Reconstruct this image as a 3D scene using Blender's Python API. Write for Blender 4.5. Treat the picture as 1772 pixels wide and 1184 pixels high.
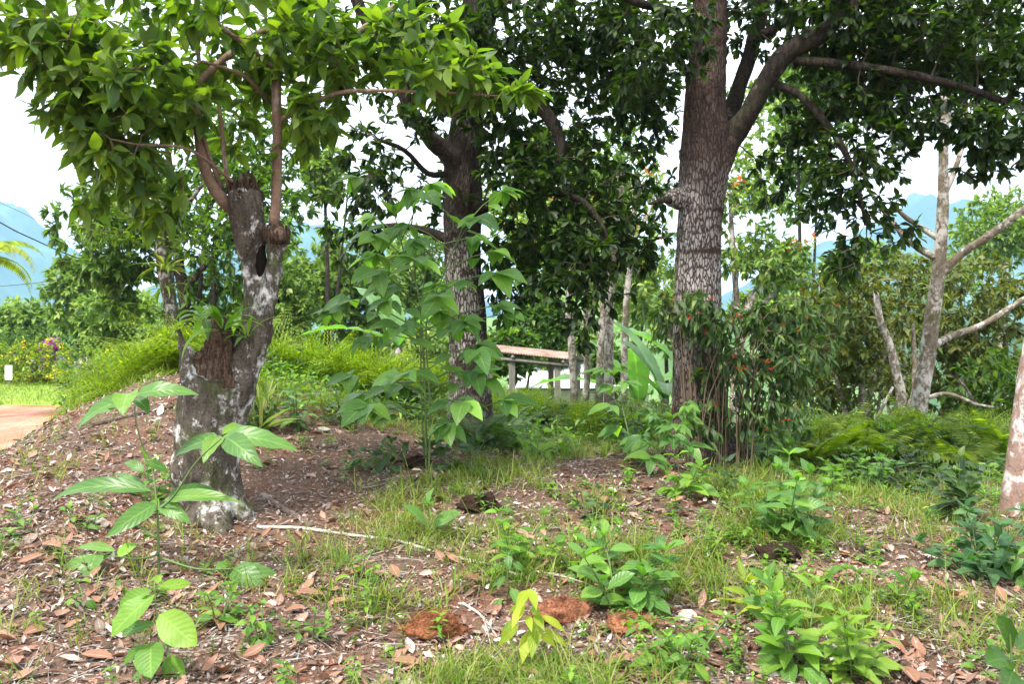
import bpy, bmesh, math
import numpy as np
PI = math.pi
for o in list(bpy.data.objects): bpy.data.objects.remove(o)
SC = bpy.context.scene
COL = SC.collection
# ------------------------------------------------------------------ camera
CAMZ, FPX = 1.6, 1600.0
cam_d = bpy.data.cameras.new('camera'); cam = bpy.data.objects.new('camera', cam_d); COL.objects.link(cam)
cam.location = (0, 0, CAMZ); cam.rotation_euler = (PI/2, 0, 0)
cam_d.sensor_width = 36; cam_d.lens = 36*FPX/1772; cam_d.clip_end = 20000; cam_d.clip_start = 0.1
cam_d.dof.use_dof = True; cam_d.dof.focus_distance = 8.0; cam_d.dof.aperture_fstop = 5.6
SC.camera = cam
# ------------------------------------------------------------------ sky, sun, exposure
SUN_EL, SUN_AZ = math.radians(60), math.radians(-138)     # azimuth measured from +Y towards +X
w = bpy.data.worlds.new('World'); SC.world = w; w.use_nodes = True
nt = w.node_tree; nt.nodes.clear()
wo = nt.nodes.new('ShaderNodeOutputWorld'); bg = nt.nodes.new('ShaderNodeBackground'); bg.inputs[1].default_value = 0.095
sky = nt.nodes.new('ShaderNodeTexSky'); sky.sky_type = 'NISHITA'; sky.sun_disc = False
sky.sun_elevation = SUN_EL; sky.sun_rotation = SUN_AZ; sky.air_density = 1.2; sky.dust_density = 2.0
tc = nt.nodes.new('ShaderNodeTexCoord'); mp = nt.nodes.new('ShaderNodeMapping'); mp.inputs['Scale'].default_value = (1, 1, 2.5)
nz = nt.nodes.new('ShaderNodeTexNoise'); nz.inputs['Scale'].default_value = 2.2; nz.inputs['Detail'].default_value = 7
rp = nt.nodes.new('ShaderNodeValToRGB'); rp.color_ramp.elements[0].position = 0.28; rp.color_ramp.elements[1].position = 0.5
rp.color_ramp.elements[0].color = (.55, .55, .55, 1)
cl = nt.nodes.new('ShaderNodeMixRGB'); cl.inputs[2].default_value = (14.5, 15.0, 15.8, 1)
nt.links.new(tc.outputs['Generated'], mp.inputs[0]); nt.links.new(mp.outputs[0], nz.inputs[0]); nt.links.new(nz.outputs[0], rp.inputs[0])
nt.links.new(rp.outputs[0], cl.inputs[0]); nt.links.new(sky.outputs[0], cl.inputs[1])
nt.links.new(cl.outputs[0], bg.inputs[0]); nt.links.new(bg.outputs[0], wo.inputs[0])
sd = bpy.data.lights.new('sun', 'SUN'); sd.energy = 4.2; sd.angle = math.radians(7); sd.color = (1, .95, .86)
sun = bpy.data.objects.new('sun', sd); COL.objects.link(sun)
_dx, _dy = math.sin(SUN_AZ)*math.cos(SUN_EL), math.cos(SUN_AZ)*math.cos(SUN_EL)
from mathutils import Vector
sun.rotation_euler = Vector((_dx, _dy, math.sin(SUN_EL))).to_track_quat('Z', 'Y').to_euler()
sun.location = (-10, -6, 20)
vs = SC.view_settings; vs.view_transform = 'Standard'; vs.look = 'None'; vs.gamma = 1; vs.use_curve_mapping = False
vs.exposure = 1.17
HAZE = 0.00024
SC.render.engine = 'CYCLES'
SC.cycles.max_bounces = 8; SC.cycles.transmission_bounces = 6; SC.cycles.diffuse_bounces = 4; SC.cycles.volume_bounces = 1

# ------------------------------------------------------------------ maths helpers
def P(px, py, d):
    """photo pixel at depth d (metres along the view) -> world point"""
    return np.array([(px-886)/FPX*d, d, CAMZ-(py-592)/FPX*d])
def unit(v):
    v = np.asarray(v, float); return v/np.maximum(np.linalg.norm(v, axis=-1, keepdims=True), 1e-9)
def _h(ix, iy, iz, s):
    h = (ix*374761393 + iy*668265263 + iz*2147483647 + s*974634777) & 0xffffffff
    h = ((h ^ (h >> 13))*1274126177) & 0xffffffff
    return ((h ^ (h >> 16)) & 0xffff)/65535.0
def vnoise(p, s=0):
    p = np.asarray(p, float); i = np.floor(p).astype(np.int64); f = p-i; f = f*f*(3-2*f)
    r = 0
    for a in (0, 1):
        for b in (0, 1):
            for c in (0, 1):
                wgt = (f[..., 0] if a else 1-f[..., 0])*(f[..., 1] if b else 1-f[..., 1])*(f[..., 2] if c else 1-f[..., 2])
                r = r + wgt*_h(i[..., 0]+a, i[..., 1]+b, i[..., 2]+c, s)
    return r*2-1
def fbm(p, o=4, s=0):
    p = np.asarray(p, float); r = 0; a = 1
    for k in range(o): r = r + a*vnoise(p*(2.0**k)+17.3*k, s+k); a *= .5
    return r
def sstep(a, b, x):
    t = np.clip((np.asarray(x, float)-a)/(b-a), 0, 1); return t*t*(3-2*t)

# ------------------------------------------------------------------ mesh building
class MB:
    def __init__(s): s.v = []; s.f = []; s.u = []; s.n = 0
    def add(s, v, f, u=None):
        v = np.asarray(v, float).reshape(-1, 3)
        if len(v) == 0: return s
        s.v.append(v); s.f.append(np.asarray(f, np.int64)+s.n)
        s.u.append(np.zeros((len(v), 2)) if u is None else np.asarray(u, float).reshape(-1, 2)); s.n += len(v); return s
    def tube(s, pts, rad, seg=8, cap=True, step=None, rough=0, rs=0):
        pts = np.asarray(pts, float); rad = np.broadcast_to(np.asarray(rad, float), (len(pts),))
        if len(pts) > 2 and step != 0: pts, rad = smooth_path(pts, rad, step or max(.02, np.linalg.norm(pts[-1]-pts[0])/14))
        t = unit(np.gradient(pts, axis=0)); n = len(pts)
        a = np.array([0, 0, 1.]) if abs(t[0][2]) < .9 else np.array([1., 0, 0])
        ns = np.zeros((n, 3)); cur = unit(np.cross(t[0], a))
        for i in range(n):
            cur = unit(cur - t[i]*np.dot(cur, t[i])); ns[i] = cur
        bs = np.cross(t, ns); an = np.arange(seg)*2*PI/seg
        ring = ns[:, None]*np.cos(an)[None, :, None] + bs[:, None]*np.sin(an)[None, :, None]
        v = pts[:, None]+ring*rad[:, None, None]
        if rough: v = v + ring*(fbm(v*[6, 6, 3]/(rad.max()*6+.05), 3, rs)*rough)[..., None]
        i, j = np.meshgrid(np.arange(n-1), np.arange(seg), indexing='ij'); j2 = (j+1) % seg
        f = np.stack([i*seg+j, i*seg+j2, (i+1)*seg+j2, (i+1)*seg+j], -1).reshape(-1, 4)
        s.add(v.reshape(-1, 3), f)
        if cap and seg % 2 == 0:
            st = s.n-n*seg
            for base, rev in ((0, 1), ((n-1)*seg, 0)):
                q = [[0, 1, seg-1, seg-1]]+[[seg-k, k, k+1, seg-k-1] for k in range(1, seg//2) if k+1 <= seg-k-1]
                if rev: q = [[x[1], x[0], x[3], x[2]] for x in q]
                s.f.append(np.array(q)+st+base)
        return s
    def box(s, c, sz, R=None):
        c = np.asarray(c, float); h = np.asarray(sz, float)/2
        v = np.array([[x, y, z] for x in (-1, 1) for y in (-1, 1) for z in (-1, 1)], float)*h
        if R is not None: v = v@np.asarray(R).T
        f = [[0, 1, 3, 2], [4, 6, 7, 5], [0, 4, 5, 1], [2, 3, 7, 6], [0, 2, 6, 4], [1, 5, 7, 3]]
        return s.add(v+c, f)
    def arrays(s): return np.concatenate(s.v), np.concatenate(s.f), np.concatenate(s.u)
    def mesh(s, name, mat, origin=(0, 0, 0), smooth=True):
        if not s.v: s.add(np.zeros((4, 3)), [[0, 1, 2, 3]])
        v, f, u = s.arrays(); return raw_mesh(name, v-np.asarray(origin, float), f, u, mat, smooth)
def raw_mesh(name, v, f, u, mat, smooth=True):
    tri = f[:, 3] == f[:, 2]
    lens = np.where(tri, 3, 4)
    keep = np.ones(f.shape, bool); keep[tri, 3] = False
    li = f[keep]; ls = np.concatenate([[0], np.cumsum(lens)[:-1]])
    me = bpy.data.meshes.new(name)
    me.vertices.add(len(v)); me.vertices.foreach_set('co', v.astype(np.float32).ravel())
    me.loops.add(len(li)); me.loops.foreach_set('vertex_index', li.astype(np.int32))
    me.polygons.add(len(f)); me.polygons.foreach_set('loop_start', ls.astype(np.int32)); me.polygons.foreach_set('loop_total', lens.astype(np.int32))
    if u is not None:
        uv = me.uv_layers.new(name='UVMap'); uv.data.foreach_set('uv', u[li].astype(np.float32).ravel())
    me.update(calc_edges=True)
    me.polygons.foreach_set('use_smooth', np.full(len(f), smooth))
    if mat: me.materials.append(mat)
    return me
def smooth_path(pts, rad, step):
    seg = np.linalg.norm(np.diff(pts, axis=0), axis=1); P0, R0 = [], []
    pp = np.vstack([2*pts[0]-pts[1], pts, 2*pts[-1]-pts[-2]])
    for i in range(len(pts)-1):
        n = max(1, int(round(seg[i]/step)))
        for k in range(n):
            t = k/n; a, b, c, d = pp[i], pp[i+1], pp[i+2], pp[i+3]
            P0.append(.5*((2*b)+(c-a)*t+(2*a-5*b+4*c-d)*t*t+(3*b-3*c+d-a)*t**3)); R0.append(rad[i]*(1-t)+rad[i+1]*t)
    P0.append(pts[-1]); R0.append(rad[-1]); return np.array(P0), np.array(R0)
def remeshed(mb, voxel, disp=None):
    """weld overlapping tubes into one continuous skin"""
    me = mb.mesh('tmp', None); o = bpy.data.objects.new('tmp', me); COL.objects.link(o)
    m = o.modifiers.new('r', 'REMESH'); m.mode = 'VOXEL'; m.voxel_size = voxel
    dg = bpy.context.evaluated_depsgraph_get(); dg.update(); e = o.evaluated_get(dg); m2 = bpy.data.meshes.new_from_object(e)
    n = len(m2.vertices); v = np.zeros(n*3, np.float32); m2.vertices.foreach_get('co', v); v = v.reshape(-1, 3).astype(float)
    nn = np.zeros(n*3, np.float32); m2.vertices.foreach_get('normal', nn); nn = nn.reshape(-1, 3)
    nf = len(m2.polygons); lt = np.zeros(nf, np.int32); m2.polygons.foreach_get('loop_total', lt)
    li = np.zeros(len(m2.loops), np.int32); m2.loops.foreach_get('vertex_index', li)
    ls = np.concatenate([[0], np.cumsum(lt)[:-1]]); f = np.stack([li[ls], li[ls+1], li[ls+2], li[ls+np.minimum(3, lt-1)]], -1)
    bpy.data.objects.remove(o); bpy.data.meshes.remove(me); bpy.data.meshes.remove(m2)
    if disp is not None: v = v+nn*disp(v)[:, None]
    r = MB(); r.add(v, f); return r

# leaves -------------------------------------------------------------
PROF = {
 'ovate': lambda u: np.sin(PI*np.clip(u, 0, 1)**.72)**.85*(1-.25*u),
 'obovate': lambda u: np.maximum(np.sin(PI*np.clip(u, 0, 1)**1.45), 0)**.62,
 'lance': lambda u: np.sin(PI*np.clip(u, 0, 1)**.8)**1.1,
 'oval': lambda u: np.sin(PI*np.clip(u, 0, 1))**.75,
 'blade': lambda u: (1-u)**.55*np.minimum(1, u*6+.5),
 'banana': lambda u: np.minimum(1, np.sin(PI*np.clip(u*.96+.03, 0, 1))**.45),
}
def leaves(mb, pos, D, N, L, W, bend=.5, fold=.3, rows=4, prof='ovate', wave=0.0, rng=None):
    pos = np.asarray(pos, float).reshape(-1, 3); n = len(pos)
    if n == 0: return
    D = unit(np.broadcast_to(D, (n, 3))); N = np.broadcast_to(N, (n, 3))
    S = np.cross(D, N); bad = np.linalg.norm(S, axis=1) < 1e-3
    S = np.where(bad[:, None], np.cross(D, [1., .3, 0]), S); S = unit(S); N = np.cross(S, D)
    b = lambda a: np.broadcast_to(np.asarray(a, float), (n,))[:, None, None]
    L, W, bend, fold = b(L), b(W), b(bend), b(fold)
    us = np.linspace(0, 1, rows+1); wp = np.maximum(PROF[prof](us), 0.015); wp[-1] = .015; wp = wp[None, :, None]
    th = bend*us[None, :, None]; du = 1/rows
    thm = (th[:, 1:]+th[:, :-1])/2
    cx = np.concatenate([np.zeros((n, 1, 1)), np.cumsum(np.cos(thm)*du, 1)], 1)
    cz = np.concatenate([np.zeros((n, 1, 1)), -np.cumsum(np.sin(thm)*du, 1)], 1)
    D_, N_, S_ = D[:, None], N[:, None], S[:, None]
    c = pos[:, None]+L*(cx*D_+cz*N_); nn = N_*np.cos(th)+D_*np.sin(th)
    hw = wp*W/2; l = c+hw*(S_*np.cos(fold)+nn*np.sin(fold)); r = c+hw*(-S_*np.cos(fold)+nn*np.sin(fold))
    if wave and rng is not None:
        l = l+nn*(rng.normal(size=(n, rows+1, 1))*wave)*W*wp; r = r+nn*(rng.normal(size=(n, rows+1, 1))*wave)*W*wp
    v = np.stack([l, c, r], 2).reshape(-1, 3)
    u = np.zeros((n, rows+1, 3, 2)); u[..., 0] = us[None, :, None]; u[..., 1] = np.array([0, .5, 1])
    i, j = np.meshgrid(np.arange(rows), np.arange(2), indexing='ij')
    q = np.stack([i*3+j, i*3+j+1, (i+1)*3+j+1, (i+1)*3+j], -1).reshape(-1, 4)
    f = (q[None]+(np.arange(n)*(rows+1)*3)[:, None, None]).reshape(-1, 4)
    mb.add(v, f, u.reshape(-1, 2))

# ------------------------------------------------------------------ objects
def tag(o, label=None, cat=None, group=None, kind=None):
    if label: o['label'] = label
    if cat: o['category'] = cat
    if group: o['group'] = group
    if kind: o['kind'] = kind
    return o
def root(name, loc, label, cat, group=None):
    o = bpy.data.objects.new(name, None); COL.objects.link(o); o.location = tuple(loc); o.empty_display_size = .1
    return tag(o, label, cat, group)
def part(name, mb, mat, parent=None, smooth=True, origin=None):
    org = tuple(parent.location) if (parent is not None and origin is None) else (origin or (0, 0, 0))
    me = mb.mesh(name, mat, org, smooth); o = bpy.data.objects.new(name, me); COL.objects.link(o)
    if parent is not None: o.parent = parent
    elif origin: o.location = origin
    return o
def subpart(name, mb, mat, parent, org, smooth=True):
    me = mb.mesh(name, mat, org, smooth); o = bpy.data.objects.new(name, me); COL.objects.link(o); o.parent = parent; return o
def multi(name, pairs, parent):
    """one mesh, several materials"""
    mb = MB(); mi = []
    for q, (b, mat) in enumerate(pairs):
        if not b.v: continue
        v, f, u = b.arrays(); mb.add(v, f, u); mi.append(np.full(len(f), q))
    o = part(name, mb, None, parent)
    for b, mat in pairs: o.data.materials.append(mat)
    o.data.polygons.foreach_set('material_index', np.concatenate(mi).astype(np.int32)); return o
def single(name, mb, mat, loc, label, cat, group=None, smooth=True):
    return tag(part(name, mb, mat, None, smooth, tuple(float(c) for c in loc)), label, cat, group)
def copy_tree(o, loc, rz=0, sc=1, label=None, group=None):
    c = o.copy(); COL.objects.link(c); c.location = tuple(loc); c.rotation_euler = (0, 0, rz); c.scale = (sc, sc, sc)
    if label: c['label'] = label
    if group: c['group'] = group
    for ch in list(o.children):
        d = ch.copy(); COL.objects.link(d); d.parent = c
        for g in list(ch.children): e = g.copy(); COL.objects.link(e); e.parent = d
    return c

# ------------------------------------------------------------------ materials
class NT:
    def __init__(s, name):
        s.m = bpy.data.materials.new(name); s.m.use_nodes = True; s.t = s.m.node_tree; s.t.nodes.clear()
        s.out = s.n('OutputMaterial'); s.bsdf = s.n('BsdfPrincipled'); s.l(s.bsdf.outputs[0], s.out.inputs[0])
    def n(s, t, **k):
        x = s.t.nodes.new('ShaderNode'+t)
        for a, b in k.items():
            if hasattr(x, a) and a not in ('Scale',): setattr(x, a, b)
            else: x.inputs[a.replace('_', ' ')].default_value = b
        return x
    def l(s, a, b): s.t.links.new(a, b)
    def coord(s, sc=(1, 1, 1), out='Object'):
        c = s.n('TexCoord'); m = s.n('Mapping'); m.inputs['Scale'].default_value = sc; s.l(c.outputs[out], m.inputs[0]); return m.outputs[0]
    def noise(s, vec, scale, detail=4, rough=.55, dist=0):
        x = s.n('TexNoise'); x.inputs['Scale'].default_value = scale; x.inputs['Detail'].default_value = detail
        x.inputs['Roughness'].default_value = rough; x.inputs['Distortion'].default_value = dist; s.l(vec, x.inputs['Vector']); return x.outputs[0]
    def voro(s, vec, scale, feat='F1'):
        x = s.n('TexVoronoi'); x.feature = feat; x.inputs['Scale'].default_value = scale; s.l(vec, x.inputs['Vector']); return x.outputs['Distance']
    def ramp(s, fac, stops):
        r = s.n('ValToRGB'); e = r.color_ramp.elements
        while len(e) < len(stops): e.new(.5)
        for i, (p, c) in enumerate(stops):
            e[i].position = p; e[i].color = (*c, 1) if not isinstance(c, (int, float)) else (c, c, c, 1)
        s.l(fac, r.inputs[0]); return r.outputs[0]
    def mix(s, fac, a, b, mode='MIX'):
        x = s.n('MixRGB'); x.blend_type = mode
        for i, q in ((0, fac), (1, a), (2, b)):
            if hasattr(q, 'links'): s.l(q, x.inputs[i])
            else: x.inputs[i].default_value = q if isinstance(q, (int, float)) else (*q, 1)
        return x.outputs[0]
    def math(s, op, a, b=0.0):
        x = s.n('Math'); x.operation = op
        for i, q in ((0, a), (1, b)):
            if hasattr(q, 'links'): s.l(q, x.inputs[i])
            else: x.inputs[i].default_value = q
        return x.outputs[0]
    def bump(s, h, strength=.5, dist=.01):
        b = s.n('Bump'); b.inputs['Strength'].default_value = strength; b.inputs['Distance'].default_value = dist
        s.l(h, b.inputs['Height']); s.l(b.outputs[0], s.bsdf.inputs['Normal']); return b
    def col(s, c, rough=.8, spec=.3):
        if hasattr(c, 'links'): s.l(c, s.bsdf.inputs['Base Color'])
        else: s.bsdf.inputs['Base Color'].default_value = (*c, 1)
        s.bsdf.inputs['Roughness'].default_value = rough; s.bsdf.inputs['Specular IOR Level'].default_value = spec; return s.m
def sc3(c, k): return tuple(min(1, x*k) for x in c)
def leaf_mat(name, stops, trans=.4, tcol=None, rough=.45, vein=.25, spec=.3, dry=None, nveins=9, old=.975, oldc=None):
    """stops: colours spread over the leaves at random; translucent light comes through yellower"""
    m = NT(name); g = m.n('NewGeometry'); ri = g.outputs['Random Per Island']
    k = len(stops); c = m.ramp(ri, [(i/(k-1) if k > 1 else 0, s) for i, s in enumerate(stops)])
    uv = m.n('UVMap'); sp = m.n('SeparateXYZ'); m.l(uv.outputs[0], sp.inputs[0])
    e = m.math('ABSOLUTE', m.math('SUBTRACT', sp.outputs[1], .5))
    mid = m.math('LESS_THAN', e, .035)
    sv = m.math('SINE', m.math('MULTIPLY', m.math('SUBTRACT', sp.outputs[0], m.math('MULTIPLY', e, .45)), nveins*6.283))
    svm = m.math('GREATER_THAN', sv, .92); vm = m.math('MULTIPLY', m.math('MAXIMUM', mid, m.math('MULTIPLY', svm, .6)), vein)
    c = m.mix(vm, c, sc3(stops[-1], 1.8))
    n = m.noise(m.coord((1, 1, 1)), 9, 3); c = m.mix(.35, c, m.ramp(n, [(.3, .45), (.7, 1.)]), 'MULTIPLY')
    sp_n = m.noise(m.coord(), 75, 2, .6); c = m.mix(m.ramp(m.math('MULTIPLY', sp_n, m.ramp(m.math('FRACT', m.math('MULTIPLY', ri, 91.3)), [(.2, .8), (.9, 1.12)])), [(.70, 0.), (.74, .7)]), c, (.13, .085, .03))
    c = m.mix(m.math('GREATER_THAN', m.math('FRACT', m.math('MULTIPLY', ri, 53.1)), old), c, sc3(stops[-1], 1.5) if not oldc else oldc)
    if dry:
        c = m.mix(m.math('GREATER_THAN', m.math('FRACT', m.math('MULTIPLY', ri, 37.7)), dry[0]), c, dry[1])
    m.col(c, rough, spec); m.bump(sv, .25, .002)
    if trans:
        t = m.n('BsdfTranslucent'); tm = m.mix(1.0, c, tcol or (2.6, 2.3, .9), 'MULTIPLY'); tm2 = m.n('MixRGB')
        m.l(tm, t.inputs[0]); x = m.n('MixShader'); x.inputs[0].default_value = trans
        m.l(m.bsdf.outputs[0], x.inputs[1]); m.l(t.outputs[0], x.inputs[2]); m.l(x.outputs[0], m.out.inputs[0])
    return m.m
# ------------------------------------------------------------------ terrain height
_c = []
for px, py, d in [(886,1184,4.3),(0,1184,4.3),(1772,1184,4.3),(365,890,7),(100,890,6.5),(0,905,6.3),(100,1010,5.5),(740,815,8),(886,900,6.6),
                  (1350,960,5.9),(1750,905,7.3),(1200,790,9),(815,775,10),(560,720,10),(560,800,8.2),(1590,788,11),(1450,850,8.5),(1772,850,8.6),
                  (450,660,11.5),(886,738,12),(1300,765,12),(1600,770,12.5),(0,795,8),(60,778,8.6),(130,716,9.8),(270,655,11.3),(200,800,8)]:
    p = P(px, py, d); _c.append((p[0], p[1], p[2]))
_c += [(-2,2,-.1),(2,2,-.1),(0,1,-.15),(0,3.2,0),(-6.3,8,-.35),(-6.6,10,-.4),(-6.3,12,-.4),(-5.8,6.5,-.25),(-4.6,4.6,-.1),(-7,5,-.4),(-3.5,14,.55),(0,15,.35),(4,15,.0),(8,14,-.1),(8,10,.1),(6.5,6,.05),(-5.6,14,.0)]
_c = np.array(_c)
def _U(r): return r*r*np.log(r+1e-6)
_n = len(_c); _D = np.linalg.norm(_c[:, None, :2]-_c[None, :, :2], axis=2)
_A = np.zeros((_n+3, _n+3)); _A[:_n, :_n] = _U(_D)+np.eye(_n)*.05; _A[:_n, _n] = 1; _A[:_n, _n+1:] = _c[:, :2]; _A[_n:, :_n] = _A[:_n, _n:].T
_W = np.linalg.solve(_A, np.concatenate([_c[:, 2], [0, 0, 0]]))
def ground(x, y, detail=True):
    x = np.atleast_1d(np.asarray(x, float)); y = np.atleast_1d(np.asarray(y, float))
    xc, yc = np.clip(x, -9, 9), np.clip(y, .5, 16)
    z = _W[_n]+_W[_n+1]*xc+_W[_n+2]*yc
    for k in range(_n): z = z+_W[k]*_U(np.hypot(xc-_c[k, 0], yc-_c[k, 1]))
    # beyond the mound: level by the road on the left, falling into a valley on the right
    r = np.hypot(x, y)
    right = sstep(-6, 4, x-.0*y); lft = np.interp(y, [0, 17, 25, 31, 60], [-.45, -.42, -.17, .22, .3]); drop = lft*(1-right)-.45*right-right*(1.6+.11*np.clip(y-16, 0, 400)) - .05*np.clip(y-60, 0, 300)
    drop = np.maximum(drop, -32+r*.004)
    t = np.maximum(sstep(12.8, 18, y), sstep(-4.9, -6.6, x)*1.0); t = np.maximum(t, sstep(9, 14, x)); t = np.maximum(t, sstep(.5, -6, y))
    z = z*(1-t)+np.where(y < 3, -.3, drop)*t
    if detail:
        p = np.stack([x, y, 0*x], -1); z = z+fbm(p*1.7, 4, 5)*.028*sstep(40, 10, r)+fbm(p*9, 2, 9)*.008*sstep(14, 8, r)
    return z
def G(x, y): return float(ground(x, y)[0])
def on_ground(px, d, dz=0):
    x = (px-886)/FPX*d; return np.array([x, d, G(x, d)+dz])
def axis(lo, hi, a, b, step, grow=1.16):
    v = list(np.arange(a, b+1e-6, step)); s = step
    while v[-1] < hi: s *= grow; v.append(v[-1]+s)
    s = step
    while v[0] > lo: s *= grow; v.insert(0, v[0]-s)
    return np.array(v)
def sheet(name, xs, ys, hf, mat, kind='structure'):
    X, Y = np.meshgrid(xs, ys, indexing='ij'); Z = hf(X.ravel(), Y.ravel())
    v = np.stack([X.ravel(), Y.ravel(), Z], -1); ny = len(ys); i, j = np.meshgrid(np.arange(len(xs)-1), np.arange(ny-1), indexing='ij')
    f = np.stack([i*ny+j, (i+1)*ny+j, (i+1)*ny+j+1, i*ny+j+1], -1).reshape(-1, 4)
    b = MB(); b.add(v, f, v[:, :2]); o = part(name, b, mat); tag(o, kind=kind); return o

m = NT('soil'); c = m.coord()
n1 = m.noise(c, 1.6, 5, .6); n2 = m.noise(c, 28, 5, .7); n3 = m.noise(c, 130, 3, .7)
base = m.ramp(n1, [(.32, (.15, .068, .042)), (.5, (.125, .075, .052)), (.68, (.085, .058, .04))])
base = m.mix(.75, base, m.ramp(n2, [(.3, .5), (.7, 1.5)]), 'MULTIPLY'); base = m.mix(.4, base, m.ramp(n3, [(.35, .3), (.65, 1.6)]), 'MULTIPLY')
# away from the trodden mound the soil is covered in green growth
sp = m.n('SeparateXYZ'); m.l(c, sp.inputs[0])
far = m.ramp(m.math('DIVIDE', sp.outputs[1], 100.0), [(.12, 0.0), (.2, 1.0)])
gr = m.ramp(m.noise(c, .35, 6, .7), [(.3, (.045, .085, .018)), (.6, (.10, .16, .03)), (.8, (.16, .17, .06))])
base = m.mix(far, base, gr)
m.col(base, .95, .15); m.bump(m.math('ADD', n2, m.math('MULTIPLY', n3, .4)), .9, .02); SOIL = m.m
ground_o = sheet('ground', axis(-3500, 3500, -5.6, 6.4, .055), axis(-60, 4800, 3.2, 13.6, .055), ground, SOIL)

# dirt road and grass verge on the left
def road_x(y): return -6.4-.42*(y-8)          # right-hand edge
m = NT('dirt'); c = m.coord((1, .35, 1)); a = m.noise(c, 1.2, 6, .6); b2 = m.noise(m.coord(), 30, 4, .7)
cc = m.ramp(a, [(.3, (.28, .10, .055)), (.5, (.36, .16, .105)), (.66, (.44, .25, .19))])
m.col(m.mix(.5, cc, m.ramp(b2, [(.3, .6), (.7, 1.3)]), 'MULTIPLY'), .95, .1); m.bump(b2, .5, .02); DIRT = m.m
def strip(name, mat, pts, dz, nx=24, ny=60):
    """ribbon from (x0,x1,y) stations laid on the ground"""
    st = np.array(pts, float); ys = np.linspace(st[0, 2], st[-1, 2], ny); x0 = np.interp(ys, st[:, 2], st[:, 0]); x1 = np.interp(ys, st[:, 2], st[:, 1])
    t = np.linspace(0, 1, nx); wob = fbm(np.stack([ys*.8, ys*0, ys*0], -1), 3, 3)*.25
    X = (x0+wob*.5)[:, None]*(1-t)+(x1+wob)[:, None]*t; Y = np.repeat(ys[:, None], nx, 1)
    Z = ground(X.ravel(), Y.ravel())+dz
    v = np.stack([X.ravel(), Y.ravel(), Z], -1); i, j = np.meshgrid(np.arange(ny-1), np.arange(nx-1), indexing='ij')
    f = np.stack([i*nx+j, i*nx+j+1, (i+1)*nx+j+1, (i+1)*nx+j], -1).reshape(-1, 4); b = MB(); b.add(v, f); o = part(name, b, mat); tag(o, kind='structure'); return o
strip('road', DIRT, [(-12, -5.9, 4), (-16, -6.6, 10), (-24, -9.6, 18), (-32, -11.6, 24), (-36, -12.3, 25.2)], .03)
m = NT('verge'); a = m.noise(m.coord(), 2, 6, .7); m.col(m.ramp(a, [(.3, (.13, .22, .03)), (.6, (.24, .34, .06)), (.8, (.32, .36, .1))]), .9, .1); VERGE = m.m
strip('lawn', VERGE, [(-45, -9.5, 25.1), (-48, -10, 34), (-60, -12, 60)], .035)

# mountains: real ridges kilometres away
m = NT('forested slope'); c = m.coord(); a = m.noise(c, .006, 9, .75); b2 = m.noise(c, .05, 5, .8)
cc = m.ramp(a, [(.35, (.015, .035, .015)), (.5, (.03, .065, .025)), (.62, (.07, .12, .04)), (.75, (.12, .17, .07))])
m.col(m.mix(.5, cc, m.ramp(b2, [(.3, .5), (.7, 1.3)]), 'MULTIPLY'), .95, .05); SLOPE = m.m
def mountain(name, px, d, hpix, wpix, seed, depth=.45, base=-60, ridge=.35, mat=None):
    cx = (px-886)/FPX*d; H = (592-hpix)/FPX*d-base; wd = wpix/FPX*d
    t = np.linspace(-1.25, 1.25, 200); q = np.linspace(-1.1, 1.1, 120); X, Y = np.meshgrid(t, q, indexing='ij')
    rr = np.abs(X)+.0*Y; prof = np.exp(-(X*1.5)**2)*np.exp(-(Y*1.7)**2)
    p = np.stack([X*2.2, Y*1.6, 0*X], -1).reshape(-1, 3)
    rg = 1-np.abs(fbm(p*1.6, 4, seed)).reshape(X.shape)*1.1
    Z = H*prof*(1-ridge+ridge*rg*1.25)+fbm(p*9, 4, seed+3).reshape(X.shape)*H*.02*prof
    Z = Z-(1-sstep(0, .25, prof))*H*.15
    v = np.stack([cx+X.ravel()*wd, d+Y.ravel()*d*depth, base+Z.ravel()], -1); n2 = len(q)
    i, j = np.meshgrid(np.arange(len(t)-1), np.arange(n2-1), indexing='ij')
    f = np.stack([i*n2+j, (i+1)*n2+j, (i+1)*n2+j+1, i*n2+j+1], -1).reshape(-1, 4); b = MB(); b.add(v, f); return tag(part(name, b, mat or SLOPE), kind='structure')
mountain('mountain', -120, 2300, 290, 470, 3, ridge=.2)
mountain('mountain', 560, 2700, 390, 480, 14, ridge=.2)
mountain('mountain', 1640, 2500, 340, 600, 21, ridge=.15)
mountain('mountain', 2300, 2100, 240, 420, 25)
m = NT('pasture'); a = m.noise(m.coord(), .02, 6, .6); m.col(m.ramp(a, [(.35, (.06, .11, .03)), (.55, (.12, .19, .055)), (.7, (.17, .23, .08))]), .95, .05)
mountain('hill', 1050, 420, 470, 520, 33, base=-34, ridge=.2, mat=m.m)
mountain('hill', 1500, 520, 500, 500, 37, base=-34, ridge=.3)
mountain('hill', 300, 600, 520, 700, 38, base=-34, ridge=.3)

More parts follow.
